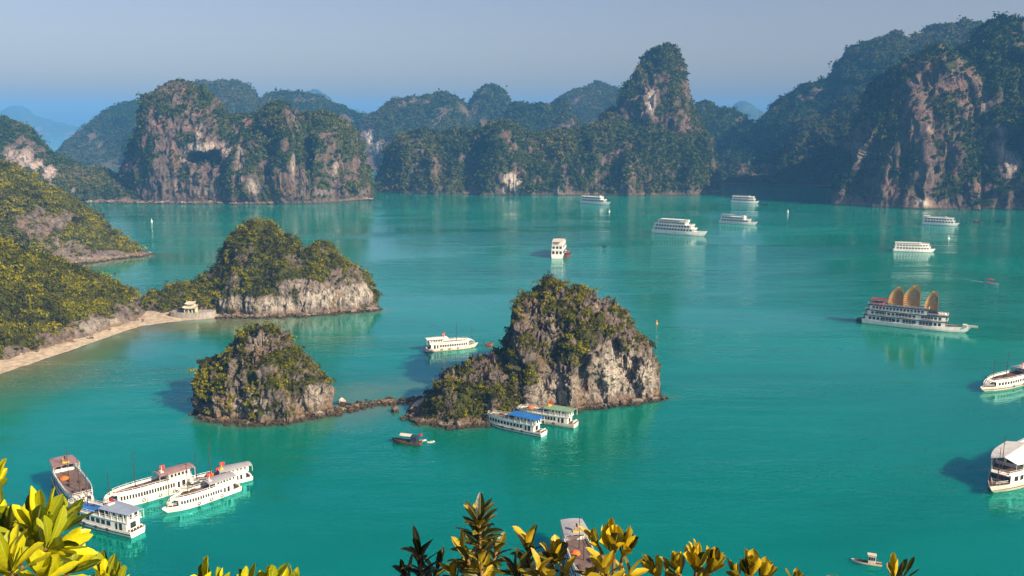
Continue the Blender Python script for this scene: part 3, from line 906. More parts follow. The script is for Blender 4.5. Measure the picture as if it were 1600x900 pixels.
def make_hull(root, L, B, fb, mat, bottom=None, strake=None, bluff=2.2, deck=WOOD):
    N = 26
    top, out = [], MB()
    secs = []
    for i in range(N + 1):
        s = i / N
        w_, sh = hull_at(s, L, B, fb, bluff=bluff)
        x = (s - 0.5) * L
        def sec(zf, wf, lean):
            xx = x + lean * max(0, (s - 0.8) / 0.2) * L * 0.05
            return xx, w_ * wf
        a = []
        for z, wf, ln in ((-0.8, 0.55, -1.2), (0.0, 0.88, -0.4), (fb * 0.45, 0.97, 0.2), (sh, 1.0, 1.0), (sh, 0.93, 1.0), (sh - 0.25, 0.92, 1.0)):
            xx, ww = sec(z, wf, ln); a.append((xx, ww, z))
        secs.append([(q[0], -q[1], q[2]) for q in reversed(a)][0:0] + [(a[5][0], -a[5][1], a[5][2]), (a[4][0], -a[4][1], a[4][2]), (a[3][0], -a[3][1], a[3][2]), (a[2][0], -a[2][1], a[2][2]), (a[1][0], -a[1][1], a[1][2]), (a[0][0], -a[0][1], a[0][2]),
                     a[0], a[1], a[2], a[3], a[4], a[5]])
    out.grid(secs)
    n = len(out.v)
    out.f.append(tuple(range(11, -1, -1)))
    out.f.append(tuple(range(n - 12, n)))
    h = out.build('hull', mat, root)
    d = MB(); d.grid([[(q[0][0], q[0][1] * 1.0, q[0][2] + 0.02), (q[11][0], q[11][1], q[11][2] + 0.02)] for q in secs])
    d.build('deck', deck, root)
    if strake:
        for sg in (-1, 1):
            st = MB()
            rows = []
            for i in range(N + 1):
                s = i / N
                q = secs[i][3]; tq = secs[i][2]
                y = -q[1] * sg * 1.015; y2 = -tq[1] * sg * 1.012
                rows.append([(q[0], sg * (abs(q[1]) + 0.03), q[2] + 0.05), (q[0], sg * (abs(q[1]) + 0.10), q[2] + 0.08), (q[0], sg * (abs(q[1]) + 0.10), q[2] + 0.30), (q[0], sg * (abs(q[1]) + 0.03), q[2] + 0.33)])
            st.grid(rows, True)
            st.build('rubbing_strake', strake, root)
    if bottom:
        bt = MB()
        rows = []
        for q in secs:
            rows.append([(q[4][0], q[4][1] - 0.04, 0.35), (q[4][0], q[4][1] - 0.02, -0.5), (q[7][0], q[7][1] + 0.02, -0.5), (q[7][0], q[7][1] + 0.04, 0.35)])
        bt.grid(rows)
        bt.build('waterline_band', bottom, root)


def cabin_outline(L, B, fb, a, b, wf, bluff=2.2, n=10, round_front=0.0):
    """plan of a deckhouse that follows the hull from a to b (fractions from the stern)"""
    right, left = [], []
    for i in range(n + 1):
        s = a + (b - a) * i / n
        w_, _ = hull_at(s, L, B, fb, bluff=bluff)
        y = min(w_, B / 2 * 0.97) * wf
        x = (s - 0.5) * L
        right.append((x, -y)); left.append((x, y))
    return right + left[::-1]


def rail(root, outline, z, h, mat, closed=True, step=2.2, r=0.045, name='railing'):
    m = MB()
    pts = outline + ([outline[0]] if closed else [])
    for a, b in zip(pts[:-1], pts[1:]):
        for hh in (h, h * 0.55):
            m.tube((a[0], a[1], z + hh), (b[0], b[1], z + hh), r, r, 4)
        d = math.hypot(b[0] - a[0], b[1] - a[1])
        k = max(1, int(d / step))
        for i in range(k):
            x = a[0] + (b[0] - a[0]) * i / k; y = a[1] + (b[1] - a[1]) * i / k
            m.tube((x, y, z), (x, y, z + h), r, r, 4)
    return m.build(name, mat, root)


def star(c, r, axis_n=None):
    v = []
    for i in range(10):
        a = math.pi / 2 + i * math.pi / 5
        q = r if i % 2 == 0 else r * 0.4
        v.append((c[0] + q * math.cos(a), c[1], c[2] + q * math.sin(a)))
    return v


def flag(root, x, y, z, s=1.1, pole=2.2):
    m = MB(); m.tube((x, y, z), (x, y, z + pole), 0.04, 0.03, 5)
    p = m.build('flagpole', MAST, root)
    f = MB(); rows = []
    for i in range(7):
        k = i / 6
        yy = y + 0.16 * s * math.sin(k * 5) * k
        rows.append([(x - k * s * 1.4, yy, z + pole - 0.05 - 0.15 * k), (x - k * s * 1.4, yy, z + pole - 0.05 - s - 0.15 * k)])
    f.grid(rows)
    fl = f.build('flag', RED, p)
    for sg in (-1, 1):
        sm = MB(); v = star((x - s * 0.7, y + 0.16 * s * math.sin(2.5) * 0.5 + sg * 0.06, z + pole - 0.1 - s * 0.55), s * 0.3)
        sm.add(v, [tuple(range(10))])
        sm.build('star', YELLOW, fl) if sg < 0 else None


def mast(root, x, y, z, h, r=0.10, light=False):
    m = MB(); m.tube((x, y, z), (x, y, z + h), r, r * 0.5, 6)
    m.tube((x, y - 0.6, z + h * 0.82), (x, y + 0.6, z + h * 0.82), 0.04, 0.04, 4)
    o = m.build('mast', MAST, root)
    if light:
        k = MB(); k.lathe([(0.05, 0), (0.22, 0.1), (0.25, 0.4), (0.05, 0.6)], (x, y, z + h), 8); k.build('mast_lamp', WHITE, o)
    return o


_win_cache = {}


def window_mesh(wd, h):
    k = (round(wd, 2), round(h, 2))
    if k not in _win_cache:
        m = MB(); m.box(-k[0] / 2, k[0] / 2, -0.05, 0.05, -k[1] / 2, k[1] / 2)
        me = bpy.data.meshes.new('window'); me.from_pydata(m.v, [], m.f); me.materials.append(GLASS)
        _win_cache[k] = me
    return _win_cache[k]


def put_window(root, x, y, z, ang, wd, h, name='window'):
    o = bpy.data.objects.new(name, window_mesh(wd, h))
    COL.objects.link(o)
    o.parent = root
    o.location = (x, y, z); o.rotation_euler = (0, 0, ang)
    return o


def side_windows(root, outline, z, n, wd, h, t0=0.04, t1=0.96, skip=(), name='window'):
    """n windows on each long side of a deckhouse plan from cabin_outline"""
    half = len(outline) // 2
    for side in (0, 1):
        line = outline[:half] if side == 0 else outline[half:][::-1]
        L = [0]
        for a, b in zip(line[:-1], line[1:]): L.append(L[-1] + math.hypot(b[0] - a[0], b[1] - a[1]))
        for i in range(n):
            if i in skip: continue
            s = L[-1] * (t0 + (t1 - t0) * (i + 0.5) / n)
            for j in range(len(line) - 1):
                if L[j + 1] >= s: break
            k = (s - L[j]) / (L[j + 1] - L[j] + 1e-9)
            x = line[j][0] + (line[j + 1][0] - line[j][0]) * k; y = line[j][1] + (line[j + 1][1] - line[j][1]) * k
            put_window(root, x, y, z, math.atan2(line[j + 1][1] - line[j][1], line[j + 1][0] - line[j][0]), wd, h, name)


def end_windows(root, outline, z, n, wd, h, front=True, name='window'):
    half = len(outline) // 2
    a, b = (outline[half - 1], outline[half]) if front else (outline[0], outline[-1])
    for i in range(n):
        k = (i + 0.5) / n
        put_window(root, a[0] + (b[0] - a[0]) * k, a[1] + (b[1] - a[1]) * k, z, math.pi / 2, wd, h, name)


def place(name, label, cat, bow, stern, group=None, L=None):
    """Empty amidships on the water between two waterline points seen in the photograph"""
    a = P(*bow); b = P(*stern)
    d = a - b
    ln = float(np.hypot(d[0], d[1])) if L is None else L
    root = empty(name, tuple((a + b) / 2), math.atan2(d[1], d[0]))
    tag(root, label, cat, group)
    return root, ln


def day_boat(name, label, bow, stern, canopy=GREYROOF, can=(0.02, 0.42), hullm=WHITE, strake=BLACK, deckm=DECK, cover=None, cover_at=(0.5, 0.8), nwin=11, masts=((0.62, 9), (0.95, 7)),
             arcs=True, flagat=None, cab=(0.10, 0.84), L=None, bottom=None, tower=True, orange=None, detail=True, group='day cruise boats', wheel=True, beam=0.235, furniture=True, hf=1.0, crown=0.28):
    root, L = place(name, label, 'boat', bow, stern, group, L)
    B = L * beam
    fb = 0.055 * L * hf
    make_hull(root, L, B, fb, hullm, bottom, strake)
    # main saloon
    ol = cabin_outline(L, B, fb, cab[0], cab[1], 0.88)
    hc = 0.088 * L * hf
    z0 = fb - 0.2; z1 = fb + hc
    m = MB(); m.prism(ol, z0, z1); cabo = m.build('saloon', WHITE, root)
    side_windows(root, ol, z0 + 0.2 + hc * 0.52, nwin, L * (cab[1] - cab[0]) * 0.5 / nwin, hc * 0.50, 0.22, 0.97)
    end_windows(root, ol, z0 + 0.2 + hc * 0.5, 3, B * 0.14, hc * 0.5)
    # doors at the stern end of each side
    for sg in (-1, 1):
        w_, _ = hull_at(cab[0] + 0.07, L, B, fb)
        put_window(root, (cab[0] + 0.07 - 0.5) * L, sg * w_ * 0.882, z0 + 0.2 + hc * 0.42, 0.03 * sg, L * 0.035, hc * 0.8, 'door')
        put_window(root, (cab[0] + 0.125 - 0.5) * L, sg * hull_at(cab[0] + 0.125, L, B, fb)[0] * 0.882, z0 + 0.2 + hc * 0.42, 0.02 * sg, L * 0.025, hc * 0.72, 'door')
    put_window(root, (cab[0] - 0.5) * L - 0.01, 0, z0 + 0.2 + hc * 0.42, math.pi / 2, B * 0.3, hc * 0.78, 'door')
    # upper deck slab with white coaming
    ol2 = cabin_outline(L, B, fb, max(0.02, cab[0] - 0.03), cab[1] + 0.035, 0.95)
    m = MB(); m.prism(ol2, z1 + 0.002, z1 + 0.16); m.build('upper_deck_slab', WHITE, root)
    ol3 = cabin_outline(L, B, fb, max(0.04, cab[0] - 0.01), cab[1] - 0.02, 0.80)
    m = MB(); m.prism(ol3, z1 + 0.163, z1 + 0.20); m.build('upper_deck', deckm, root)
    olr = cabin_outline(L, B, fb, max(0.03, cab[0] - 0.02), cab[1] + 0.015, 0.90)
    rail(root, olr, z1 + 0.16, 1.0, WHITE, True, 1.6, 0.05)
    zc = z1 + 0.09 * L * hf
    # bulwark panels along the upper deck
    half = len(olr) // 2
    for line in (olr[:half], olr[half:]):
        m = MB()
        for a, b in zip(line[:-1], line[1:]):
            m.add([(a[0], a[1], z1 + 0.16), (b[0], b[1], z1 + 0.16), (b[0], b[1], z1 + 0.62), (a[0], a[1], z1 + 0.62), (a[0], a[1] * 0.985, z1 + 0.16), (b[0], b[1] * 0.985, z1 + 0.16), (b[0], b[1] * 0.985, z1 + 0.62), (a[0], a[1] * 0.985, z1 + 0.62)],
                  [(0, 1, 2, 3), (7, 6, 5, 4), (3, 2, 6, 7)])
        m.build('bulwark', WHITE, root)
    if wheel:
        olw = cabin_outline(L, B, fb, can[0] + 0.05, can[1] - 0.10, 0.74)
        m = MB(); m.prism(olw, z1 + 0.2, zc - 0.12); m.build('wheelhouse', WHITE, root)
        side_windows(root, olw, z1 + 0.2 + (zc - z1) * 0.55, 5, L * 0.026, (zc - z1) * 0.34, 0.08, 0.95)
        end_windows(root, olw, z1 + 0.2 + (zc - z1) * 0.55, 3, B * 0.15, (zc - z1) * 0.36)
        end_windows(root, olw, z1 + 0.2 + (zc - z1) * 0.45, 2, B * 0.18, (zc - z1) * 0.5, False, 'door')
    if canopy:
        olc = cabin_outline(L, B, fb, can[0], can[1], 1.0)
        rows = []
        half = len(olc) // 2
        m = MB()
        for k in range(half):
            a = olc[k]; b = olc[len(olc) - 1 - k]
            row_t, row_b = [], []
            for j in range(7):
                q = j / 6
                y = a[1] + (b[1] - a[1]) * q
                rise = crown * (1 - (2 * q - 1) ** 2) if crown < 1 else crown * (1 - abs(2 * q - 1))
                row_t.append((a[0], y, zc + rise + 0.12)); row_b.append((a[0], y, zc + rise))
            rows.append(row_t + row_b[::-1])
        m.grid(rows, True)
        n = len(m.v); m.f.append(tuple(range(13, -1, -1))); m.f.append(tuple(range(n - 14, n)))
        m.build('canopy', canopy, root)
        for k in range(0, half, 2):
            for q in (olc[k], olc[len(olc) - 1 - k]):
                MB().tube((q[0], q[1] * 0.93, z1 + 0.1), (q[0], q[1] * 0.93, zc + 0.05), 0.06, 0.06, 5).build('canopy_post', WHITE, root)
    if tower:
        m = MB(); xx = (can[1] - 0.5 - 0.05) * L
        m.tube((xx, 0.5, zc + 0.55), (xx, 0.5, zc + 2.2), 0.09, 0.06, 5); m.tube((xx - 0.3, -0.5, zc + 0.55), (xx - 0.3, -0.5, zc + 1.7), 0.07, 0.05, 5)
        m.box(xx - 0.4, xx + 0.4, -0.9, 0.9, zc + 0.25, zc + 0.6)
        m.build('signal_stand', YELLOW if orange else WHITE, root)
        flag(root, xx + 0.3, 0.1, zc + 0.3, 1.0, 2.0)
    if cover:
        olk = cabin_outline(L, B, fb, cover_at[0], cover_at[1], 0.66)
        m = MB(); m.prism(olk, z1 + 0.2, z1 + 0.55, [(x * 0.99, y * 0.9) for x, y in olk]); m.build('deck_tarpaulin', cover, root)
    if furniture:
        rng = random.Random(hash(label) % 1000 if False else len(label) * 31)
        for i in range(5):
            m = MB()
            x = ((rng.uniform(can[1] + 0.04, cab[1] - 0.08) if can[1] < 0.7 else rng.uniform(cab[0] + 0.04, can[0] - 0.04)) - 0.5) * L
            y = rng.choice((-1, 1)) * B * rng.uniform(0.08, 0.24)
            m.box(x - 0.55, x + 0.55, y - 0.35, y + 0.35, z1 + 0.62, z1 + 0.68); m.box(x - 0.08, x + 0.08, y - 0.08, y + 0.08, z1 + 0.2, z1 + 0.62)
            m.box(x - 0.95, x + 0.95, y - 0.2, y + 0.2, z1 + 0.2, z1 + 0.32)
            m.box(x - 0.95, x - 0.68, y - 0.25, y + 0.25, z1 + 0.32, z1 + 0.60); m.box(x + 0.68, x + 0.95, y - 0.25, y + 0.25, z1 + 0.32, z1 + 0.60)
            m.build('deck_table', WOOD, root)
    if orange is not None:
        m = MB(); x = (orange - 0.5) * L
        m.lathe([(0.05, 0.0), (1.1, 0.12), (1.05, 0.5), (0.6, 0.85), (0.02, 0.95)], (x, -B * 0.2, z1 + 0.2), 10)
        m.build('raft_cover', ORANGE, root)
    if arcs:
        for sg in (-1, -0.35, 0.35, 1):
            m = MB(); pts = []
            w1 = hull_at(cab[1], L, B, fb)[0] * 0.9 * sg; w2 = hull_at(0.965, L, B, fb)[0] * 0.85 * sg
            for i in range(9):
                q = i / 8
                x = ((cab[1] + 0.01) - 0.5) * L + (0.965 - cab[1]) * L * math.sin(q * math.pi / 2)
                z = z1 + 0.5 - (z1 + 0.3 - fb * 1.5) * (1 - math.cos(q * math.pi / 2))
                pts.append((x, w1 + (w2 - w1) * q, z))
            m.path(pts, 0.13, 6); m.build('bow_stay', WHITE, root)
    for s, h in masts:
        z = z1 + 0.2 if s < cab[1] else fb * 1.4
        mast(root, (s - 0.5) * L, 0, z, h, 0.13)
    if flagat: flag(root, (flagat - 0.5) * L, 0, z1 + 0.2 if flagat < cab[1] else fb * 1.45, 1.2, 2.4)
    if detail:
        for s in (0.3, 0.45, 0.62):
            for sg in (-1, 1):
                m = MB()
                w_, sh = hull_at(s, L, B, fb); x = (s - 0.5) * L
                for i in range(10):
                    a = 2 * math.pi * i / 10; b = 2 * math.pi * (i + 1) / 10
                    m.tube((x + 0.38 * math.cos(a), sg * (w_ + 0.06), fb * 0.7 + 0.38 * math.sin(a)), (x + 0.38 * math.cos(b), sg * (w_ + 0.06), fb * 0.7 + 0.38 * math.sin(b)), 0.1, 0.1, 5)
                m.build('tyre_fender', BLACK, root)
        w_, sh = hull_at(0.03, L, B, fb)
        m = MB(); m.box(-0.485 * L, -0.47 * L, -w_ * 0.8, w_ * 0.8, sh + 0.4, sh + 0.5)
        for y in (-0.8, -0.4, 0, 0.4, 0.8): m.box(-0.485 * L, -0.475 * L, y * w_ - 0.05, y * w_ + 0.05, sh - 0.1, sh + 0.4)
        m.build('stern_rail', WHITE, root)
        m = MB()
        olb = [((s - 0.5) * L, -hull_at(s, L, B, fb)[0] * 0.9) for s in (cab[1] + 0.02, 0.93, 0.98)]
        olb = olb + [(x, -y) for x, y in reversed(olb)]
        rail(root, olb, fb * 1.3, 0.9, WHITE, False, 1.0, 0.05, 'bow_rail')
    return root


# moored group at lower left
day_boat('tour_boat', 'white tour boat with pale red roof pointing at the camera, leftmost of the cluster', (140, 812), (98, 752), REDROOF, (0.02, 0.26), strake=NAVY, deckm=DECK, nwin=9, masts=((0.30, 8), (0.72, 9)), flagat=0.10, orange=0.36, arcs=True, cab=(0.08, 0.80))
day_boat('tour_boat', 'white tour boat with blue grey roof and blue deck tarpaulin, nearest of the moored cluster', (106, 805), (216, 836), BLUEGREY, (0.0, 0.40), strake=BLACK, cover=BLUETARP, cover_at=(0.48, 0.78), nwin=9, masts=((0.68, 10),), flagat=0.46, arcs=False, cab=(0.06, 0.92), bottom=RUST, beam=0.22)
day_boat('tour_boat', 'white tour boat with dull red roof in the middle of the moored cluster', (160, 799), (310, 756), REDROOF, (0.06, 0.44), strake=CREAM, nwin=20, masts=((0.66, 10), (0.92, 8)), flagat=0.88, arcs=True, cab=(0.12, 0.86), beam=0.20)
day_boat('tour_boat', 'white tour boat with curved bow stays, right front of the moored cluster', (260, 802), (372, 764), GREYROOF, (0.06, 0.46), strake=CREAM, nwin=16, masts=((0.70, 9), (0.95, 9)), arcs=True, cab=(0.12, 0.86))
day_boat('tour_boat', 'white tour boat with long grey roof moored behind the others, rightmost of the cluster', (284, 772), (392, 747), GREYROOF, (0.0, 0.48), strake=CREAM, nwin=11, masts=((0.58, 12), (0.78, 8)), arcs=False, orange=0.58, flagat=0.5, beam=0.24)

# between the islets and at the cliff foot
day_boat('tour_boat', 'cream tour boat with pale flat roof at anchor between the knoll and the large islet', (743, 542), (664, 549), WHITE, (0.02, 0.44), CREAM, None, nwin=12, masts=((0.62, 9), (0.93, 8)), arcs=True, cab=(0.10, 0.84), deckm=DECK, bottom=RUST)
day_boat('tour_boat', 'black and white tour boat with bright blue roof under the large islet', (757, 660), (850, 681), BLUETARP, (0.04, 0.52), hullm=WHITE, strake=BLACK, bottom=BLACK, nwin=11, masts=(), arcs=False, cab=(0.12, 0.90), beam=0.21, tower=False, deckm=DECK)
day_boat('tour_boat', 'cream tour boat with pale green roof beside the blue roofed one', (800, 651), (900, 667), GREENROOF, (0.02, 0.46), CREAM, None, nwin=13, masts=(), arcs=True, cab=(0.10, 0.86), orange=0.72, beam=0.22)

# out in the bay
G2 = 'white cruise boats in the bay'


def far_ship(label, bow, stern, tiers, masts=(), roofc=WHITE, nm='cruise_boat', strake=None, canopy=None, bottom=NAVY, beam=0.2, fbf=0.062, flags=True, dark=None):
    root, L = place(nm, label, 'ship', bow, stern, G2)
    B = L * beam; fb = fbf * L
    make_hull(root, L, B, fb, WHITE, bottom, strake, deck=CREAM)
    z = fb - 0.1
    for i, (a, b, wf, hf, nw) in enumerate(tiers):
        h = hf * L
        ol = cabin_outline(L, B, fb, a, b, wf)
        m = MB(); m.prism(ol, z, z + h); m.build('deckhouse', WHITE, root)
        side_windows(root, ol, z + h * 0.56, nw, L * (b - a) * 0.62 / nw, h * 0.58)
        end_windows(root, ol, z + h * 0.56, 4, B * 0.13, h * 0.4)
        end_windows(root, ol, z + h * 0.5, 3, B * 0.17, h * 0.6, False)
        ol2 = cabin_outline(L, B, fb, max(0.01, a - 0.006), min(0.97, b + 0.012), min(1.0, wf + 0.025))
        m = MB(); m.prism(ol2, z + h + 0.003, z + h + 0.22); m.build('deck_slab', roofc, root)
        rail(root, ol2, z + h + 0.22, 0.9, WHITE, True, 3.0, 0.06)
        z += h + 0.22
    if canopy:
        a, b, hf, mt = canopy
        h = hf * L
        ol = cabin_outline(L, B, fb, a, b, 0.86)
        m = MB(); m.prism(ol, z + h, z + h + 0.2); m.build('canopy', mt, root)
        for k in range(0, len(ol), 3): MB().tube((ol[k][0], ol[k][1] * 0.95, z), (ol[k][0], ol[k][1] * 0.95, z + h), 0.1, 0.1, 5).build('canopy_post', WHITE, root)
    m = MB(); x = (0.66 - 0.5) * L
    m.box(x - 0.03 * L, x + 0.03 * L, -B * 0.22, B * 0.22, z, z + 0.035 * L); m.build('wheelhouse', WHITE, root)
    for s, h in masts: mast(root, (s - 0.5) * L, 0, z, h, 0.16)
    return root


far_ship('large three deck white cruise ship near the middle of the bay', (1101, 369), (1021, 363), [(0.03, 0.82, 0.98, 0.058, 13), (0.05, 0.77, 0.96, 0.055, 12), (0.12, 0.66, 0.88, 0.048, 10)], ((0.36, 11), (0.60, 13)), canopy=(0.15, 0.6, 0.03, WHITE))
far_ship('white cruise boat with dark stern roof right of the large cruise ship', (1181, 352), (1125, 348), [(0.04, 0.84, 0.98, 0.066, 10), (0.06, 0.70, 0.93, 0.058, 8)], ((0.48, 13), (0.93, 10)), canopy=(0.04, 0.36, 0.04, GREYROOF))
far_ship('white cruise boat farthest off in the right channel', (1184, 318), (1143, 316), [(0.04, 0.90, 0.98, 0.085, 10), (0.05, 0.86, 0.96, 0.08, 10)], ())
far_ship('white cruise boat lying close under the tower island', (952, 320), (909, 317), [(0.03, 0.86, 0.98, 0.078, 10), (0.05, 0.74, 0.94, 0.066, 8)], ((0.65, 9),))
far_ship('white cruise boat under the huge mountain, below the beacon', (1496, 353), (1441, 350), [(0.03, 0.92, 0.98, 0.08, 10), (0.04, 0.88, 0.96, 0.075, 10)], (), canopy=(0.02, 0.2, 0.04, WHITE))
far_ship('white cruise boat with two window rows above the brown sailed junk', (1458, 394), (1395, 392), [(0.03, 0.92, 0.98, 0.07, 11), (0.04, 0.88, 0.96, 0.066, 11)], ((0.62, 6),), canopy=(0.04, 0.7, 0.03, WHITE))
far_ship('white cruise boat seen stern on in mid bay with a small boat alongside', (877, 392), (870, 404), [(0.03, 0.90, 0.96, 0.09, 9), (0.05, 0.84, 0.9, 0.08, 8)], ((0.5, 9), (0.8, 7)), canopy=(0.04, 0.5, 0.06, CREAM), beam=0.26)

# boats at the right edge
day_boat('tour_boat', 'white tour boat with white awning and red flag coming in at the lower right edge', (1550, 771), (1640, 708), WHITE, (0.46, 0.85), CREAM, WOOD, nwin=12, masts=((0.88, 13), (0.93, 10)), flagat=0.90, arcs=False, cab=(0.08, 0.88), beam=0.26, hf=0.70, crown=1.2, tower=False, deckm=WOOD, group=None)
day_boat('tour_boat', 'weathered grey tour boat half cut off by the right edge', (1536, 612), (1624, 590), GREYROOF, (0.05, 0.4), CREAM, WOOD, hf=0.66, beam=0.19, nwin=14, masts=((0.62, 10), (0.85, 8)), arcs=True, cab=(0.10, 0.86), deckm=WOOD, group=None)
day_boat('tour_boat', 'tour boat with grey roof behind the foreground bushes at the bottom edge', (930, 950), (892, 852), GREYROOF, (0.0, 0.30), CREAM, WOOD, nwin=10, masts=((0.36, 8), (0.55, 6)), arcs=False, cab=(0.08, 0.86), orange=0.45, group=None, deckm=DECK)


def junk():
    root, L = place('sailing_junk', 'large white and navy junk with three brown fan sails', 'ship', (1510, 520), (1348, 503))
    B = L * 0.19; fb = 0.045 * L
    make_hull(root, L, B, fb, WHITE, BLACK, None, deck=WOOD)
    z = fb - 0.1
    tiers = [(0.03, 0.80, 0.96, 0.050, 18, (4, 8, 12)), (0.05, 0.80, 0.92, 0.050, 17, (3, 6, 7, 11)), (0.07, 0.62, 0.88, 0.048, 15, ())]
    for i, (a, b, wf, hf, nw, sk) in enumerate(tiers):
        h = hf * L
        ol = cabin_outline(L, B, fb, a, b, wf)
        m = MB(); m.prism(ol, z, z + h); m.build('deckhouse', WHITE, root)
        if i < 2:   # balconies between the cabins: solid navy panels stand for the shade inside
            for side in (-1, 1):
                for s in ((0.20, 0.14) if i == 0 else (0.14, 0.12)), ((0.40, 0.13) if i == 0 else (0.33, 0.13)), ((0.56, 0.13) if i == 0 else (0.58, 0.12)):
                    x0 = (s[0] - 0.5) * L; x1 = x0 + s[1] * L * 0.9
                    w_ = min(hull_at(s[0] + s[1] / 2, L, B, fb)[0], B / 2 * 0.97) * wf
                    m = MB(); m.box(x0, x1, side * w_ - 0.06, side * w_ + 0.06, z + h * 0.16, z + h * 0.92); m.build('balcony_shade_panel', NAVY, root)
                    m = MB()
                    for k in range(1, 4):
                        xx = x0 + (x1 - x0) * k / 4
                        m.box(xx - 0.08, xx + 0.08, side * w_ - 0.1, side * w_ + 0.1, z + h * 0.16, z + h * 0.92)
                    m.box(x0, x1, side * w_ - 0.1, side * w_ + 0.1, z + h * 0.34, z + h * 0.38)
                    m.build('balcony_posts', CREAM, root)
        side_windows(root, ol, z + h * 0.56, nw, L * (b - a) * 0.62 / nw, h * 0.6, skip=sk)
        end_windows(root, ol, z + h * 0.5, 3, B * 0.16, h * 0.55, False)
        end_windows(root, ol, z + h * 0.5, 3, B * 0.14, h * 0.5)
        ol2 = cabin_outline(L, B, fb, max(0.0, a - 0.02), min(0.97, b + 0.02), min(1.04, wf + 0.06))
        m = MB(); m.prism(ol2, z + h + 0.003, z + h + 0.35); m.build('deck_slab', NAVY, root)
        rail(root, ol2, z + h + 0.35, 1.0, WHITE, True, 2.0, 0.07)
        z += h + 0.35
    # stern sun roof, red seats, bow works
    ol = cabin_outline(L, B, fb, 0.07, 0.24, 0.8)
    m = MB(); m.prism(ol, z + 0.05 * L, z + 0.05 * L + 0.3); m.build('stern_canopy', RUST, root)
    for k in range(0, len(ol), 3): MB().tube((ol[k][0], ol[k][1] * 0.95, z), (ol[k][0], ol[k][1] * 0.95, z + 0.05 * L), 0.12, 0.12, 5).build('canopy_post', MAST, root)
    for i in range(6): MB().box((0.085 + i * 0.02 - 0.5) * L, (0.097 + i * 0.02 - 0.5) * L, -B * 0.36, B * 0.36, z, z + 0.9).build('bench', RED, root)
    zf = fb + 0.05 * L * 2 + 0.7
    m = MB(); m.box(0.14 * L, 0.22 * L, -B * 0.3, B * 0.3, zf - 0.02, zf + 1.8); m.build('wheelhouse', NAVY, root)
    for x in (0.235, 0.26, 0.285):
        MB().lathe([(0.05, 0), (1.3, 0.1), (1.3, 0.4), (0.9, 1.1), (0.05, 1.3)], (x * L, 0.0, zf), 10).build('deck_awning', CREAM, root)
    m = MB(); m.box(0.46 * L, 0.60 * L, -0.5, 0.5, fb * 1.35, fb * 1.35 + 0.9); m.box(0.46 * L, 0.5 * L, -1.6, 1.6, fb * 1.3, fb * 1.3 + 1.2); m.build('bowsprit', CREAM, root)
    m = MB(); m.box(-0.56 * L, -0.49 * L, -B * 0.30, B * 0.30, 0.25 * fb, 0.8 * fb); m.build('stern_platform', BLACK, root)
    # fan sails
    for j, (s, hgt, wid, z0) in enumerate(((0.325, 0.20, 0.140, z + 0.3), (0.475, 0.235, 0.165, z + 0.0), (0.665, 0.225, 0.125, zf + 1.0))):
        H = hgt * L; W = wid * L; x0 = (s - 0.5) * L
        def edge(q, u):
            """q: up 0..1, u: from the rounded stern edge (0) to the straight bow edge (1)"""
            left = -W * 0.62 + W * 0.56 * q ** 2.6
            right = W * 0.44 - W * 0.10 * q ** 3
            top = H * (1 - 0.03 * (1 - u) * q)
            return x0 + left + (right - left) * u, top * q
        NQ, NU = 14, 15
        rows_a, rows_b = [], []
        for a in range(NQ + 1):
            q = a / NQ
            ra, rb = [], []
            for b in range(NU + 1):
                u = b / NU
                x, zz = edge(q, u)
                y = 0.9 * math.sin(u * math.pi) * math.sin(q * math.pi * 0.8 + 0.3)
                ra.append((x, y + 0.04, z0 + zz)); rb.append((x, y - 0.04, z0 + zz))
            rows_a.append(ra); rows_b.append(rb)
        m = MB(); m.grid(rows_a); m.grid([list(reversed(r)) for r in rows_b])
        sl = m.build('sail', SAILM, root, True)
        # battens fan out from the lower bow corner
        pivot = (1.0, 0.0)
        for k in range(11):
            q1 = 0.04 + 0.092 * k
            pts = []
            for i in range(9):
                f_ = i / 8
                u = 1 - f_; q = 0.06 * k + (min(1.0, q1 * 1.02 + 0.02) - 0.06 * k) * f_ ** 0.9
                x, zz = edge(min(q, 1), u)
                y = 0.9 * math.sin(u * math.pi) * math.sin(min(q, 1) * math.pi * 0.8 + 0.3)
                pts.append((x, y - 0.10, z0 + zz))
            m = MB(); m.path(pts, 0.15, 5); m.build('batten', SAILRIB, sl)
        # white wing emblem
        if j:
            m = MB()
            for (u1, q1, u2, q2) in ((0.30, 0.62, 0.62, 0.50), (0.62, 0.50, 0.78, 0.42), (0.45, 0.66, 0.72, 0.56), (0.62, 0.70, 0.70, 0.60), (0.55, 0.70, 0.66, 0.62)):
                a = edge(q1, u1); b = edge(q2, u2)
                ya = 0.9 * math.sin(u1 * math.pi) * math.sin(q1 * math.pi * 0.8 + 0.3); yb = 0.9 * math.sin(u2 * math.pi) * math.sin(q2 * math.pi * 0.8 + 0.3)
                m.tube((a[0], ya - 0.3, z0 + a[1]), (b[0], yb - 0.3, z0 + b[1]), 0.10, 0.10, 4)
            m.build('wing_emblem', WHITE, sl)
        xm, zm = edge(0.98, 0.9)
        m = MB(); m.tube((xm, 1.3, z0 - 1.5), (xm, 1.3, z0 + H * 1.0), 0.28, 0.15, 8); m.build('mast', MAST, root)


junk()


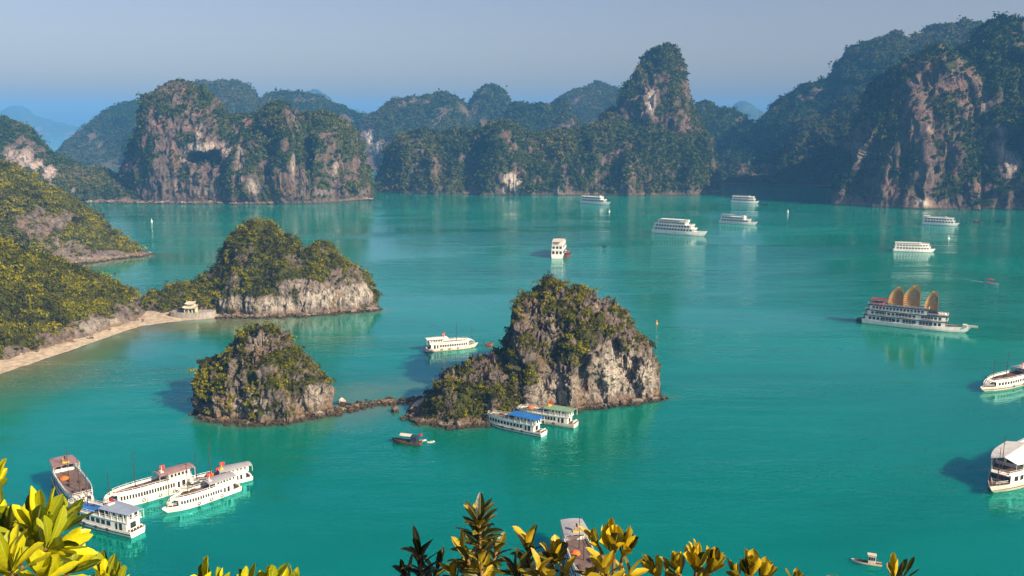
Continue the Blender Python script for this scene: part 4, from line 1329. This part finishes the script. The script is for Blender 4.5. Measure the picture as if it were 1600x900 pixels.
def small_boat(name, label, bow, stern, mat, inner=WOOD, canopy=None, cat='boat', beam=0.3, fbf=0.1, cabin=None, group=None):
    root, L = place(name, label, cat, bow, stern, group)
    B = L * beam; fb = fbf * L
    make_hull(root, L, B, fb, mat, None, None, 2.6, inner)
    for s in (0.3, 0.55, 0.75):
        w_ = hull_at(s, L, B, fb)[0]
        MB().box((s - 0.5) * L - L * 0.02, (s - 0.5) * L + L * 0.02, -w_ * 0.9, w_ * 0.9, fb - 0.05, fb + 0.03).build('thwart', inner, root)
    if canopy:
        a, b, h, mt = canopy
        ol = cabin_outline(L, B, fb, a, b, 0.85)
        m = MB(); rows = []
        for k in range(len(ol) // 2):
            p, q = ol[k], ol[-1 - k]
            rows.append([(p[0], p[1] + (q[1] - p[1]) * j / 6, fb + h * (0.82 + 0.18 * math.sin(math.pi * j / 6))) for j in range(7)])
        m.grid(rows); m.grid([[(x, y, z_ - 0.08) for x, y, z_ in reversed(r)] for r in rows])
        m.build('canopy', mt, root)
        for k in (0, len(ol) // 2 - 1, len(ol) // 2, len(ol) - 1): MB().tube((ol[k][0], ol[k][1] * 0.95, fb - 0.1), (ol[k][0], ol[k][1] * 0.95, fb + h * 0.85), 0.05, 0.05, 5).build('canopy_post', MAST, root)
    if cabin:
        a, b, h, mt = cabin
        ol = cabin_outline(L, B, fb, a, b, 0.7)
        m = MB(); m.prism(ol, fb - 0.1, fb + h); m.build('cabin', mt, root)
        side_windows(root, ol, fb + h * 0.6, 3, L * (b - a) * 0.2, h * 0.4)
        end_windows(root, ol, fb + h * 0.6, 2, B * 0.2, h * 0.4)
        end_windows(root, ol, fb + h * 0.5, 1, B * 0.25, h * 0.7, False, 'door')
        ol = cabin_outline(L, B, fb, a - 0.02, b + 0.03, 0.8)
        m = MB(); m.prism(ol, fb + h + 0.003, fb + h + 0.12); m.build('cabin_roof', mt, root)
    return root


r = small_boat('fishing_boat', 'brown fishing boat with pale awning and dark cabin in front of the sandbar', (614, 690), (658, 695), WOOD, WOOD, (0.32, 0.72, 2.3, CREAM), beam=0.28, fbf=0.09, cabin=(0.12, 0.34, 1.6, NAVY))
flag(r, -4.2, 0, 1.2, 0.8, 2.6)
small_boat('rowing_boat', 'tiny tan rowing boat touching the fishing boat', (654, 690), (666, 688), CREAM, WOOD, group=None)
small_boat('rowing_boat', 'tiny tan rowing boat alone, right of the fishing boat', (668, 692), (679, 690), CREAM, WOOD, group=None)
small_boat('round_boat', 'dark red tub shaped boat left of the large islet', (770, 540), (758, 540), RUST, RUST, None, beam=0.6, fbf=0.28)
small_boat('supply_boat', 'small brown boat lying alongside the stern on cruise boat', (890, 399), (881, 403), WOOD, WOOD, (0.15, 0.7, 2.2, RUST), beam=0.4, fbf=0.14)
small_boat('speedboat', 'small red and white motor boat trailing a wake', (1560, 446), (1541, 442), WHITE, WOOD, (0.15, 0.6, 2.2, RED), beam=0.3, fbf=0.1)
small_boat('tender', 'small dark boat trailing behind the farthest cruise boat', (1200, 320), (1190, 319), BLACK, WOOD, None, beam=0.3, fbf=0.1)
small_boat('rowing_boat', 'tiny dark rowing boat in open mid bay', (941, 384), (947, 385), BLACK, WOOD, None)
small_boat('fishing_boat', 'red brown low boat right of the cruise boat under the beacon', (1535, 348), (1520, 347), RUST, WOOD, (0.2, 0.6, 1.8, RUST), beam=0.22, fbf=0.07)
small_boat('fishing_boat', 'low brown boat near the right edge beyond the red one', (1568, 347), (1556, 346), WOOD, WOOD, None, beam=0.22, fbf=0.07)
small_boat('fishing_boat', 'tiny dark boat on the water below the cave cliff', (223, 337), (229, 337), WOOD, WOOD, (0.2, 0.6, 1.8, WOOD), beam=0.25)
small_boat('cargo_boat', 'small pale green work boat half hidden by leaves at the lower right', (1332, 877), (1378, 884), CREAM, WOOD, None, beam=0.26, fbf=0.07, cabin=(0.22, 0.48, 1.9, CREAM))

# wake of the speedboat: a churned strip on the water
t = NT('wake_foam')
c = t.coords((0.4, 1, 1))
f_ = t.math('MULTIPLY', t.attr('tone'), t.ramp(t.noise(c, 0.5, 5, 0.7), 0.35, 0.7))
tr = t.n('ShaderNodeBsdfTransparent'); mx = t.n('ShaderNodeMixShader')
t.l(f_, mx.inputs[0]); t.l(tr.outputs[0], mx.inputs[1]); t.l(t.principled((0.6, 0.68, 0.68), 0.8, 0.2), mx.inputs[2])
FOAM = t.out(mx.outputs[0])
a, b = P(1542, 442), P(1500, 435)
V, tn = [], []
for i in range(20):
    k = i / 19
    c0 = a * (1 - k) + b * k
    wd = 1.2 + 4.5 * k
    for y in (-1, -0.5, 0, 0.5, 1):
        V.append((c0[0], c0[1] + y * wd, 0.012)); tn.append(max(0, (1 - k) * (1 - 0.8 * abs(y))))
i = np.arange(100).reshape(20, 5)
o = np_mesh('wake', np.array(V), np.stack([i[:-1, :-1].ravel(), i[:-1, 1:].ravel(), i[1:, 1:].ravel(), i[1:, :-1].ravel()], -1), FOAM, None, True, {'tone': np.array(tn)})
tag(o, 'white wake behind the small motor boat', None, None, 'stuff')

# buoys
def buoy(px, py, label, mat, s=1.0):
    c = P(px, py)
    root = empty('buoy', tuple(c)); tag(root, label, 'buoy', 'channel buoys')
    m = MB(); m.lathe([(0.05, -0.6), (1.0, -0.4), (1.15, 0.2), (0.95, 0.6), (0.1, 0.75)], n=12); o = m.build('float', mat, root, True); o.scale = (s, s, s)
    m = MB(); m.lathe([(0.7, 0.6), (0.25, 2.0), (0.2, 2.4), (0.32, 2.5), (0.3, 2.9), (0.02, 3.1)], n=8); o = m.build('beacon_top', mat, root); o.scale = (s, s, s)


buoy(1026, 506, 'orange buoy right of the large islet', plain('buoy_orange', (0.7, 0.32, 0.06), 0.5), 0.65)
buoy(237, 346, 'white buoy on the water below the cave cliff', WHITE, 0.9)
buoy(1231, 331, 'white buoy below the farthest cruise boat in the right channel', WHITE, 0.9)
buoy(1482, 373, 'white buoy between the two cruise boats at right', WHITE, 1.0)
buoy(952, 331, 'white buoy just below the cruise boat under the tower island', WHITE, 0.9)


def beacon(px, py, label, wall, base, H):
    c = P(px, py)
    root = empty('beacon', (c[0], c[1], 1.0)); tag(root, label, 'beacon')
    m = MB(); m.box(-H * 0.28, H * 0.28, -H * 0.28, H * 0.28, -2.0, H * 0.25); m.build('plinth', base, root)
    m = MB(); m.lathe([(H * 0.2, H * 0.25), (H * 0.12, H * 0.75), (H * 0.2, H * 0.76), (H * 0.2, H * 0.8), (H * 0.1, H * 0.81)], n=10); m.build('tower', wall, root)
    m = MB(); m.lathe([(H * 0.1, H * 0.8), (H * 0.1, H * 0.93), (H * 0.02, H)], n=8); m.build('lantern', wall, root)


LIGHTBLUE = plain('light_blue_paint', (0.35, 0.62, 0.75), 0.5)
beacon(1491, 325, 'pale blue beacon tower on a red base under the huge mountain', LIGHTBLUE, RUST, 10.0)
beacon(476, 317, 'small white beacon at the foot of the cave cliff island', WHITE, WHITE, 7.0)

# hazy freighter on the horizon
root, L = place('freighter', 'hazy freighter with a reddish hull on the far left horizon', 'ship', (74, 206), (108, 206))
make_hull(root, L, L * 0.16, L * 0.06, RUST, None, None)
m = MB(); m.box(-0.42 * L, -0.26 * L, -L * 0.06, L * 0.06, L * 0.055, L * 0.17); m.build('bridge', WHITE, root)
m = MB(); m.box(-0.25 * L, 0.35 * L, -L * 0.06, L * 0.06, L * 0.055, L * 0.10); m.build('deck_cargo', CREAM, root)
m = MB(); m.tube((-0.36 * L, 0, L * 0.17), (-0.36 * L, 0, L * 0.24), L * 0.02, L * 0.018, 8); m.build('funnel', RUST, root)


# ------------------------------------------------------------------ shrine at the end of the beach
def shrine():
    STONE = plain('grey_stone', (0.34, 0.30, 0.27), 0.9, 0.15, 0.3, 1.0)
    YEL = plain('cream_yellow_wall', (0.62, 0.54, 0.38), 0.8, 0.2, 0.15, 1.0)
    TILE = plain('pale_roof_tile', (0.55, 0.49, 0.38), 0.8, 0.2, 0.3, 2.0)
    c = P(300, 496)
    plat = MB()
    pts = []
    for i in range(13):
        a = math.pi + math.pi * i / 12
        pts.append((11.5 * math.cos(a), 4.0 * math.sin(a)))
    pts += [(11.5, 3.5), (-11.5, 3.5)]
    plat.prism(pts, -1.0, 2.3)
    inner = [(x * 0.965, y * 0.93) for x, y in pts]
    o = plat.build('terrace', STONE)
    o.location = (c[0], c[1], 0.4)
    tag(o, 'low curved grey stone terrace under the shrine', 'terrace')
    rail_ = MB(); n = len(pts)
    for i in range(14):
        a, b, a2, b2 = pts[i], pts[(i + 1) % n], inner[i], inner[(i + 1) % n]
        rail_.add([(a[0], a[1], 2.3), (b[0], b[1], 2.3), (b2[0], b2[1], 2.3), (a2[0], a2[1], 2.3), (a[0], a[1], 2.9), (b[0], b[1], 2.9), (b2[0], b2[1], 2.9), (a2[0], a2[1], 2.9)],
                  [(0, 1, 5, 4), (2, 3, 7, 6), (4, 5, 6, 7)])
    rail_.build('parapet', STONE, o)
    root = empty('shrine', (c[0], c[1] + 0.2, 2.7)); tag(root, 'small shrine with two tiered pale roof at the end of the beach', 'shrine')
    m = MB(); m.box(-2.6, 2.6, -1.6, 1.6, 0.0, 2.6); m.build('wall', YEL, root)
    for x in (-1.6, 0, 1.6):
        m = MB(); m.box(x - 0.5, x + 0.5, -1.68, -1.58, 0.1, 2.1); m.build('door', plain('green_door', (0.03, 0.12, 0.09), 0.6), root)
    for x in (-2.9, -1.0, 1.0, 2.9): MB().tube((x, -2.3, 0), (x, -2.3, 2.6), 0.16, 0.16, 8).build('column', YEL, root)

    def roof(z, w_, d, h, up):
        m = MB(); rows = []
        for i in range(9):
            u = -1 + 2 * i / 8
            x = u * w_; lift = up * abs(u) ** 3
            rows.append([(x, -d, z + lift), (x * 0.9, -d * 0.45, z + h * 0.45 + lift * 0.5), (x * 0.82, 0, z + h), (x * 0.9, d * 0.45, z + h * 0.45 + lift * 0.5), (x, d, z + lift)])
        m.grid(rows); m.grid([[(x, y, zz - 0.18) for x, y, zz in reversed(r)] for r in rows])
        m.box(-w_ * 0.84, w_ * 0.84, -0.16, 0.16, z + h - 0.05, z + h + 0.25)
        for sg in (-1, 1):
            m.tube((sg * w_ * 0.82, 0, z + h + 0.1), (sg * w_ * 0.95, 0, z + h + 0.75), 0.18, 0.05, 6)
        return m.build('roof', TILE, root)
    roof(2.6, 3.9, 3.1, 1.3, 0.7)
    m = MB(); m.box(-1.9, 1.9, -0.9, 0.9, 3.4, 4.5); m.build('upper_wall', YEL, root)
    roof(4.5, 2.7, 1.9, 1.1, 0.6)
    m = MB(); m.box(-0.05 + 3.2, 3.8, -2.9, -2.3, 0.0, 0.8); m.build('incense_urn', YELLOW, root)


shrine()

# ------------------------------------------------------------------ the slope below the camera and the bushes at the bottom of the frame
SOILM = plain('soil', (0.10, 0.075, 0.045), 0.95, 0.1, 0.3, 0.5)
V = []
for i in range(60):
    for j in range(60):
        x = -90 + 180 * i / 59; k = j / 59
        y = -40 + 200 * k
        z = 98.0 - max(0, (y + 1.0)) * 0.80 - 0.004 * x * x * (1 if y < 40 else 0.6)
        V.append((x, y, z))
V = np.array(V); V[:, 2] += fbm(V * [0.3, 0.3, 0], 4, 8) * 0.25
V[:, 2] = np.maximum(V[:, 2], -2)
i = np.arange(3600).reshape(60, 60)
o = np_mesh('hillside', V, np.stack([i[:-1, :-1].ravel(), i[1:, :-1].ravel(), i[1:, 1:].ravel(), i[:-1, 1:].ravel()], -1), SOILM, None, True)
tag(o, 'slope below the viewpoint', None, None, 'structure')


def bush_leaf_mat(name, a, b, c, transl):
    t = NT(name)
    tn = t.attr('tone'); u = t.attr('along')
    nz = t.noise(t.coords((1, 1, 1)), 26.0, 4, 0.6)
    k = t.math('ADD', tn, t.math('MULTIPLY', t.math('SUBTRACT', nz, 0.5), 0.5))
    col = t.mix(t.ramp(k, 0.05, 0.5), a, b)
    col = t.mix(t.ramp(k, 0.5, 0.95), col, c)
    rib = t.math('MULTIPLY', t.ramp(t.attr('across'), 0.10, 0.0), 0.5)
    col = t.mix(rib, col, (0.62, 0.58, 0.12))
    col = t.mix(t.math('MULTIPLY', t.ramp(t.noise(t.coords((1, 1, 1)), 60.0, 3, 0.6), 0.66, 0.76), 0.6), col, (0.22, 0.10, 0.02))
    p = t.principled(col, 0.42, 0.4, t.bump(t.noise(t.coords((1, 1, 1)), 90, 2, 0.5), 0.15, 0.01))
    tr = t.n('ShaderNodeBsdfTranslucent'); t.l(col, tr.inputs[0])
    mx = t.n('ShaderNodeMixShader'); mx.inputs[0].default_value = transl
    t.l(p, mx.inputs[1]); t.l(tr.outputs[0], mx.inputs[2])
    return t.out(mx.outputs[0])


YLEAF = bush_leaf_mat('yellow_green_leaf', (0.050, 0.080, 0.005), (0.27, 0.30, 0.008), (0.66, 0.60, 0.012), 0.30)
OLEAF = bush_leaf_mat('golden_leaf', (0.040, 0.045, 0.005), (0.27, 0.20, 0.008), (0.66, 0.46, 0.014), 0.28)
DLEAF = bush_leaf_mat('dark_olive_leaf', (0.014, 0.020, 0.004), (0.070, 0.068, 0.007), (0.46, 0.32, 0.014), 0.22)
STEMM = plain('brown_stem', (0.20, 0.12, 0.05), 0.8, 0.2, 0.3, 12)


class Leaves:
    def __init__(self):
        self.V, self.F, self.t, self.a, self.c, self.n = [], [], [], [], [], 0
        self.rng = random.Random(5)


    def leaf(self, base, d, up, L, W, curl, cup, tone, peak=0.62):
        d = Vector(d).normalized(); up = Vector(up)
        side = d.cross(up)
        if side.length < 1e-4: side = d.orthogonal()
        side.normalize()
        rl = self.rng.uniform(-0.55, 0.55)
        side = (Matrix.Rotation(rl, 3, d) @ side).normalized(); nrm = side.cross(d).normalized()
        NL, NW = 10, 5
        wob = self.rng.uniform(0, 6)
        p = Vector(base); ang = 0.0
        rows = []
        for i in range(NL):
            s = i / (NL - 1)
            e = s ** (math.log(0.5) / math.log(peak))
            wd = W * 0.5 * (math.sin(math.pi * min(1, e * 0.98 + 0.01)) ** 0.58) if s < 1 else 0.0
            wd *= 1 + 0.10 * math.sin(s * 17 + wob) * self.rng.uniform(0.2, 1.0)
            wd = max(wd, W * 0.05 if s < 0.1 else 0.0015)
            dd = d * math.cos(ang) - nrm * math.sin(ang)
            nn = nrm * math.cos(ang) + d * math.sin(ang)
            for j in range(NW):
                q = -1 + 2 * j / (NW - 1)
                rows.append(p + side * (q * wd) + nn * (abs(q) ** 1.4 * wd * cup) + nn * (0.03 * W * math.sin(s * 14 + tone * 9) * abs(q)))
                self.t.append(tone); self.a.append(s); self.c.append(abs(q))
            p = p + dd * (L / (NL - 1)); ang += curl / (NL - 1)
        self.V += [tuple(q) for q in rows]
        for i in range(NL - 1):
            for j in range(NW - 1):
                k = self.n + i * NW + j
                self.F.append((k, k + 1, k + NW + 1, k + NW))
        self.n += NL * NW

    def build(self, mat, parent):
        return np_mesh('leaves', np.array(self.V), np.array(self.F), mat, parent, True, {'tone': np.array(self.t), 'along': np.array(self.a), 'across': np.array(self.c)})


def plant(label, heads, mat, seed, group='leafy shoots in front of the viewpoint', name='leafy_shrub'):
    """heads: (px, py, D, axis(3), n, leaf length px, width ratio, kind, tone)"""
    rng = random.Random(seed)
    lv = Leaves(); st = MB()
    px, py, D = heads[0][:3]
    c0 = Vector(PD(px, py, D))
    gx, gy = c0.x + rng.uniform(-0.1, 0.1), c0.y + 0.25
    gz = 98.0 - (gy + 1.0) * 0.80 - 0.004 * gx * gx
    root = empty(name, (gx, gy, gz)); tag(root, label, 'shrub', group)
    loc = Vector((gx, gy, gz))
    for hd in heads:
        px, py, D, ax, n, lpx, wr, kind, tone = hd
        c = Vector(PD(px, py, D)) - loc
        ax = Vector(ax).normalized()
        LL = lpx * D / FPX
        # stem from the ground up to the head
        mid = Vector((c.x * 0.4, c.y * 0.4, c.z * 0.55))
        tail = c - ax * LL * (1.5 if kind == 'spike' else 0.5)
        pts = []
        for i in range(9):
            k = i / 8
            pts.append((Vector((0, 0, -0.05)) * (1 - k) ** 2 + mid * (2 * k * (1 - k)) + tail * k * k))
        pts.append(c)
        for i in range(len(pts) - 1):
            r0 = 0.012 * (1 - 0.06 * i) * D / 3.0; st.tube(pts[i], pts[i + 1], r0, r0 * 0.94, 6)
        a = ax.orthogonal().normalized(); b = ax.cross(a)
        if kind == 'spike':       # leaves set along the shoot, arching outwards
            for i in range(n):
                k = i / (n - 1)
                phi = i * 2.39996 + rng.uniform(-0.3, 0.3)
                out = a * math.cos(phi) + b * math.sin(phi)
                el = 0.15 + 1.15 * (1 - k) ** 0.7 if False else 0.12 + 1.25 * (1 - k) ** 0.55
                d = ax * math.cos(el) + out * math.sin(el)
                pos = c - ax * LL * 1.9 * (1 - k)
                tn = min(1, max(0, tone + rng.uniform(-0.35, 0.4)))
                lv.leaf(pos, d, ax, LL * rng.uniform(0.8, 1.15), LL * wr * rng.uniform(0.85, 1.15), 0.75 * rng.uniform(0.5, 1.3), 0.35, tn, 0.5)
        else:                     # rosette of broad leaves
            n = int(n * 1.55)
            for i in range(n):
                k = (i + 0.5) / n
                phi = i * 2.39996 + rng.uniform(-0.25, 0.25)
                out = a * math.cos(phi) + b * math.sin(phi)
                el = (0.10 + 1.15 * k) * rng.uniform(0.85, 1.1) * (1.0 if kind == 'rosette' else 0.75)
                d = ax * math.cos(el) + out * math.sin(el)
                pos = c - ax * LL * 0.35 * k + out * LL * 0.03
                tn = min(1, max(0, tone + rng.gauss(0.04, 0.28)))
                if rng.random() < 0.12: tn = 0.05
                lv.leaf(pos, d, ax, LL * rng.uniform(0.6, 1.12), LL * wr * rng.uniform(0.7, 1.2), rng.uniform(-0.45, 0.6) if kind == 'rosette' else rng.uniform(-0.6, 0.1), 0.30 if kind == 'rosette' else 0.55, tn, 0.64)
    st.build('stem', STEMM, root, True)
    lv.build(mat, root)
    return root


plant('bright yellow green shrub filling the lower left corner', [
    (58, 832, 2.0, (0.12, 0.1, 1), 16, 81, 0.34, 'rosette', 0.60), (84, 854, 1.9, (0.85, -0.1, 0.35), 12, 71, 0.28, 'rosette', 0.66), (12, 882, 1.75, (-0.1, -0.2, 1), 13, 77, 0.36, 'rosette', 0.62),
    (5, 824, 2.1, (-0.35, 0.1, 1), 12, 74, 0.34, 'rosette', 0.50), (66, 900, 1.8, (0.3, -0.4, 1), 12, 67, 0.34, 'rosette', 0.58), (112, 890, 2.0, (0.7, 0, 0.7), 10, 55, 0.32, 'rosette', 0.58),
    (34, 850, 2.2, (0.0, 0.2, 1), 11, 71, 0.30, 'rosette', 0.34), (95, 822, 2.2, (0.5, 0.2, 0.9), 9, 59, 0.30, 'rosette', 0.5)], YLEAF, 1)
plant('leaf tips poking in at the left edge above the corner shrub', [(-14, 758, 2.2, (0.18, 0, 1), 9, 62, 0.34, 'cup', 0.68)], YLEAF, 2)
plant('single yellow green shoot right of the corner shrub', [(163, 910, 2.1, (0.02, 0, 1), 9, 57, 0.32, 'cup', 0.64), (180, 918, 2.1, (0.3, 0, 1), 7, 47, 0.30, 'cup', 0.6)], YLEAF, 3)
plant('low yellow green shoot with a dark cleft left of the wide clump at the bottom', [(322, 920, 2.4, (0.0, 0, 1), 6, 56, 0.38, 'cup', 0.64), (340, 928, 2.4, (0.3, 0, 1), 5, 50, 0.34, 'cup', 0.5)], YLEAF, 4)
plant('wide clump of yellow green leaves at the bottom, right of the low shoot', [(385, 926, 2.4, (-0.1, 0, 1), 8, 58, 0.38, 'cup', 0.64), (420, 928, 2.4, (0.1, 0, 1), 9, 62, 0.38, 'cup', 0.66), (452, 926, 2.5, (0.25, 0, 1), 7, 54, 0.34, 'cup', 0.6)], YLEAF, 5)
plant('dark spiky leaved shrub, leftmost of the bottom centre row', [(655, 866, 4.6, (-0.1, 0, 1), 26, 46, 0.27, 'spike', 0.16), (636, 898, 4.6, (-0.5, 0, 1), 16, 42, 0.26, 'spike', 0.14), (682, 890, 4.7, (0.3, 0, 1), 18, 42, 0.26, 'spike', 0.22)], DLEAF, 6)
plant('tall spiky shrub with arching olive leaves, tallest of the bottom row', [(750, 818, 4.4, (0.02, 0, 1), 46, 46, 0.32, 'spike', 0.44), (728, 868, 4.3, (-0.35, -0.1, 1), 22, 44, 0.3, 'spike', 0.42), (776, 862, 4.4, (0.3, 0, 1), 22, 44, 0.3, 'spike', 0.5), (752, 880, 4.2, (0, -0.2, 1), 24, 46, 0.32, 'spike', 0.45), (712, 900, 4.3, (-0.3, 0, 1), 16, 42, 0.3, 'spike', 0.35)], DLEAF, 7)
plant('olive shrub between the tall spiky one and the boat behind the leaves', [(826, 852, 4.5, (0.0, 0, 1), 24, 44, 0.34, 'spike', 0.56), (866, 872, 4.4, (0.15, 0, 1), 9, 42, 0.5, 'rosette', 0.6), (842, 894, 4.3, (0, -0.1, 1), 20, 44, 0.36, 'spike', 0.52), (808, 890, 4.4, (-0.2, 0, 1), 16, 42, 0.34, 'spike', 0.4), (882, 902, 4.3, (0.2, 0, 1), 14, 42, 0.36, 'spike', 0.5)], DLEAF, 8)
plant('golden shrub with upright cupped leaves right of the boat behind the leaves', [(958, 852, 4.3, (-0.08, 0, 1), 9, 48, 0.50, 'cup', 0.66), (930, 846, 4.3, (-0.6, 0, 1), 4, 46, 0.32, 'cup', 0.62), (976, 860, 4.3, (0.25, 0, 1), 6, 44, 0.46, 'cup', 0.62), (946, 888, 4.2, (-0.1, -0.1, 1), 24, 48, 0.36, 'spike', 0.40), (984, 898, 4.3, (0.4, 0, 1), 16, 44, 0.36, 'spike', 0.5), (925, 905, 4.3, (-0.3, 0, 1), 16, 42, 0.34, 'spike', 0.3)], OLEAF, 9)
plant('golden shrub with three cupped heads left of the lone golden head', [(1088, 882, 4.3, (0.05, 0, 1), 9, 44, 0.50, 'cup', 0.66), (1060, 890, 4.3, (-0.3, 0, 1), 7, 40, 0.4, 'cup', 0.5), (1024, 896, 4.4, (-0.5, 0, 1), 6, 42, 0.32, 'cup', 0.5), (1112, 886, 4.3, (0.35, 0, 1), 6, 42, 0.44, 'cup', 0.6), (1045, 908, 4.3, (-0.1, 0, 1), 12, 42, 0.36, 'spike', 0.35), (1100, 908, 4.3, (0.1, 0, 1), 14, 42, 0.38, 'spike', 0.4)], OLEAF, 10)
plant('lone golden head of cupped leaves near the bottom right', [(1172, 892, 4.3, (0.0, 0, 1), 9, 42, 0.48, 'cup', 0.64), (1150, 896, 4.3, (-0.5, 0, 1), 5, 40, 0.34, 'cup', 0.5), (1192, 900, 4.3, (0.4, 0, 1), 6, 38, 0.40, 'cup', 0.55), (1170, 912, 4.3, (0, 0, 1), 12, 40, 0.38, 'spike', 0.4)], OLEAF, 11)
plant('small golden leaf tip at the bottom edge, left of the smallest one', [(1244, 908, 4.4, (0.1, 0, 1), 5, 30, 0.44, 'cup', 0.45)], OLEAF, 12)
plant('smallest leaf tip at the bottom edge, left of the work boat', [(1297, 912, 4.4, (0.1, 0, 1), 4, 24, 0.44, 'cup', 0.5)], OLEAF, 13)
plant('thin golden shoot in front of the work boat', [(1396, 898, 4.3, (-0.1, 0, 1), 4, 44, 0.26, 'cup', 0.64), (1412, 900, 4.3, (0.3, 0, 1), 3, 40, 0.26, 'cup', 0.35)], OLEAF, 14)

# ------------------------------------------------------------------ haze over the whole bay
t = NT('haze')
pv = t.n('ShaderNodeVolumePrincipled')
pv.inputs['Color'].default_value = (*HAZE_COLOR, 1)
pv.inputs['Density'].default_value = HAZE_DENSITY
pv.inputs['Anisotropy'].default_value = -0.1
HZ = t.out(pv.outputs[0], True)
m = MB(); m.box(-14000, 14000, -900, 9400, -12.0, 275.0)
o = m.build('haze', HZ)
tag(o, 'thin blue haze over the bay', None, None, 'stuff')
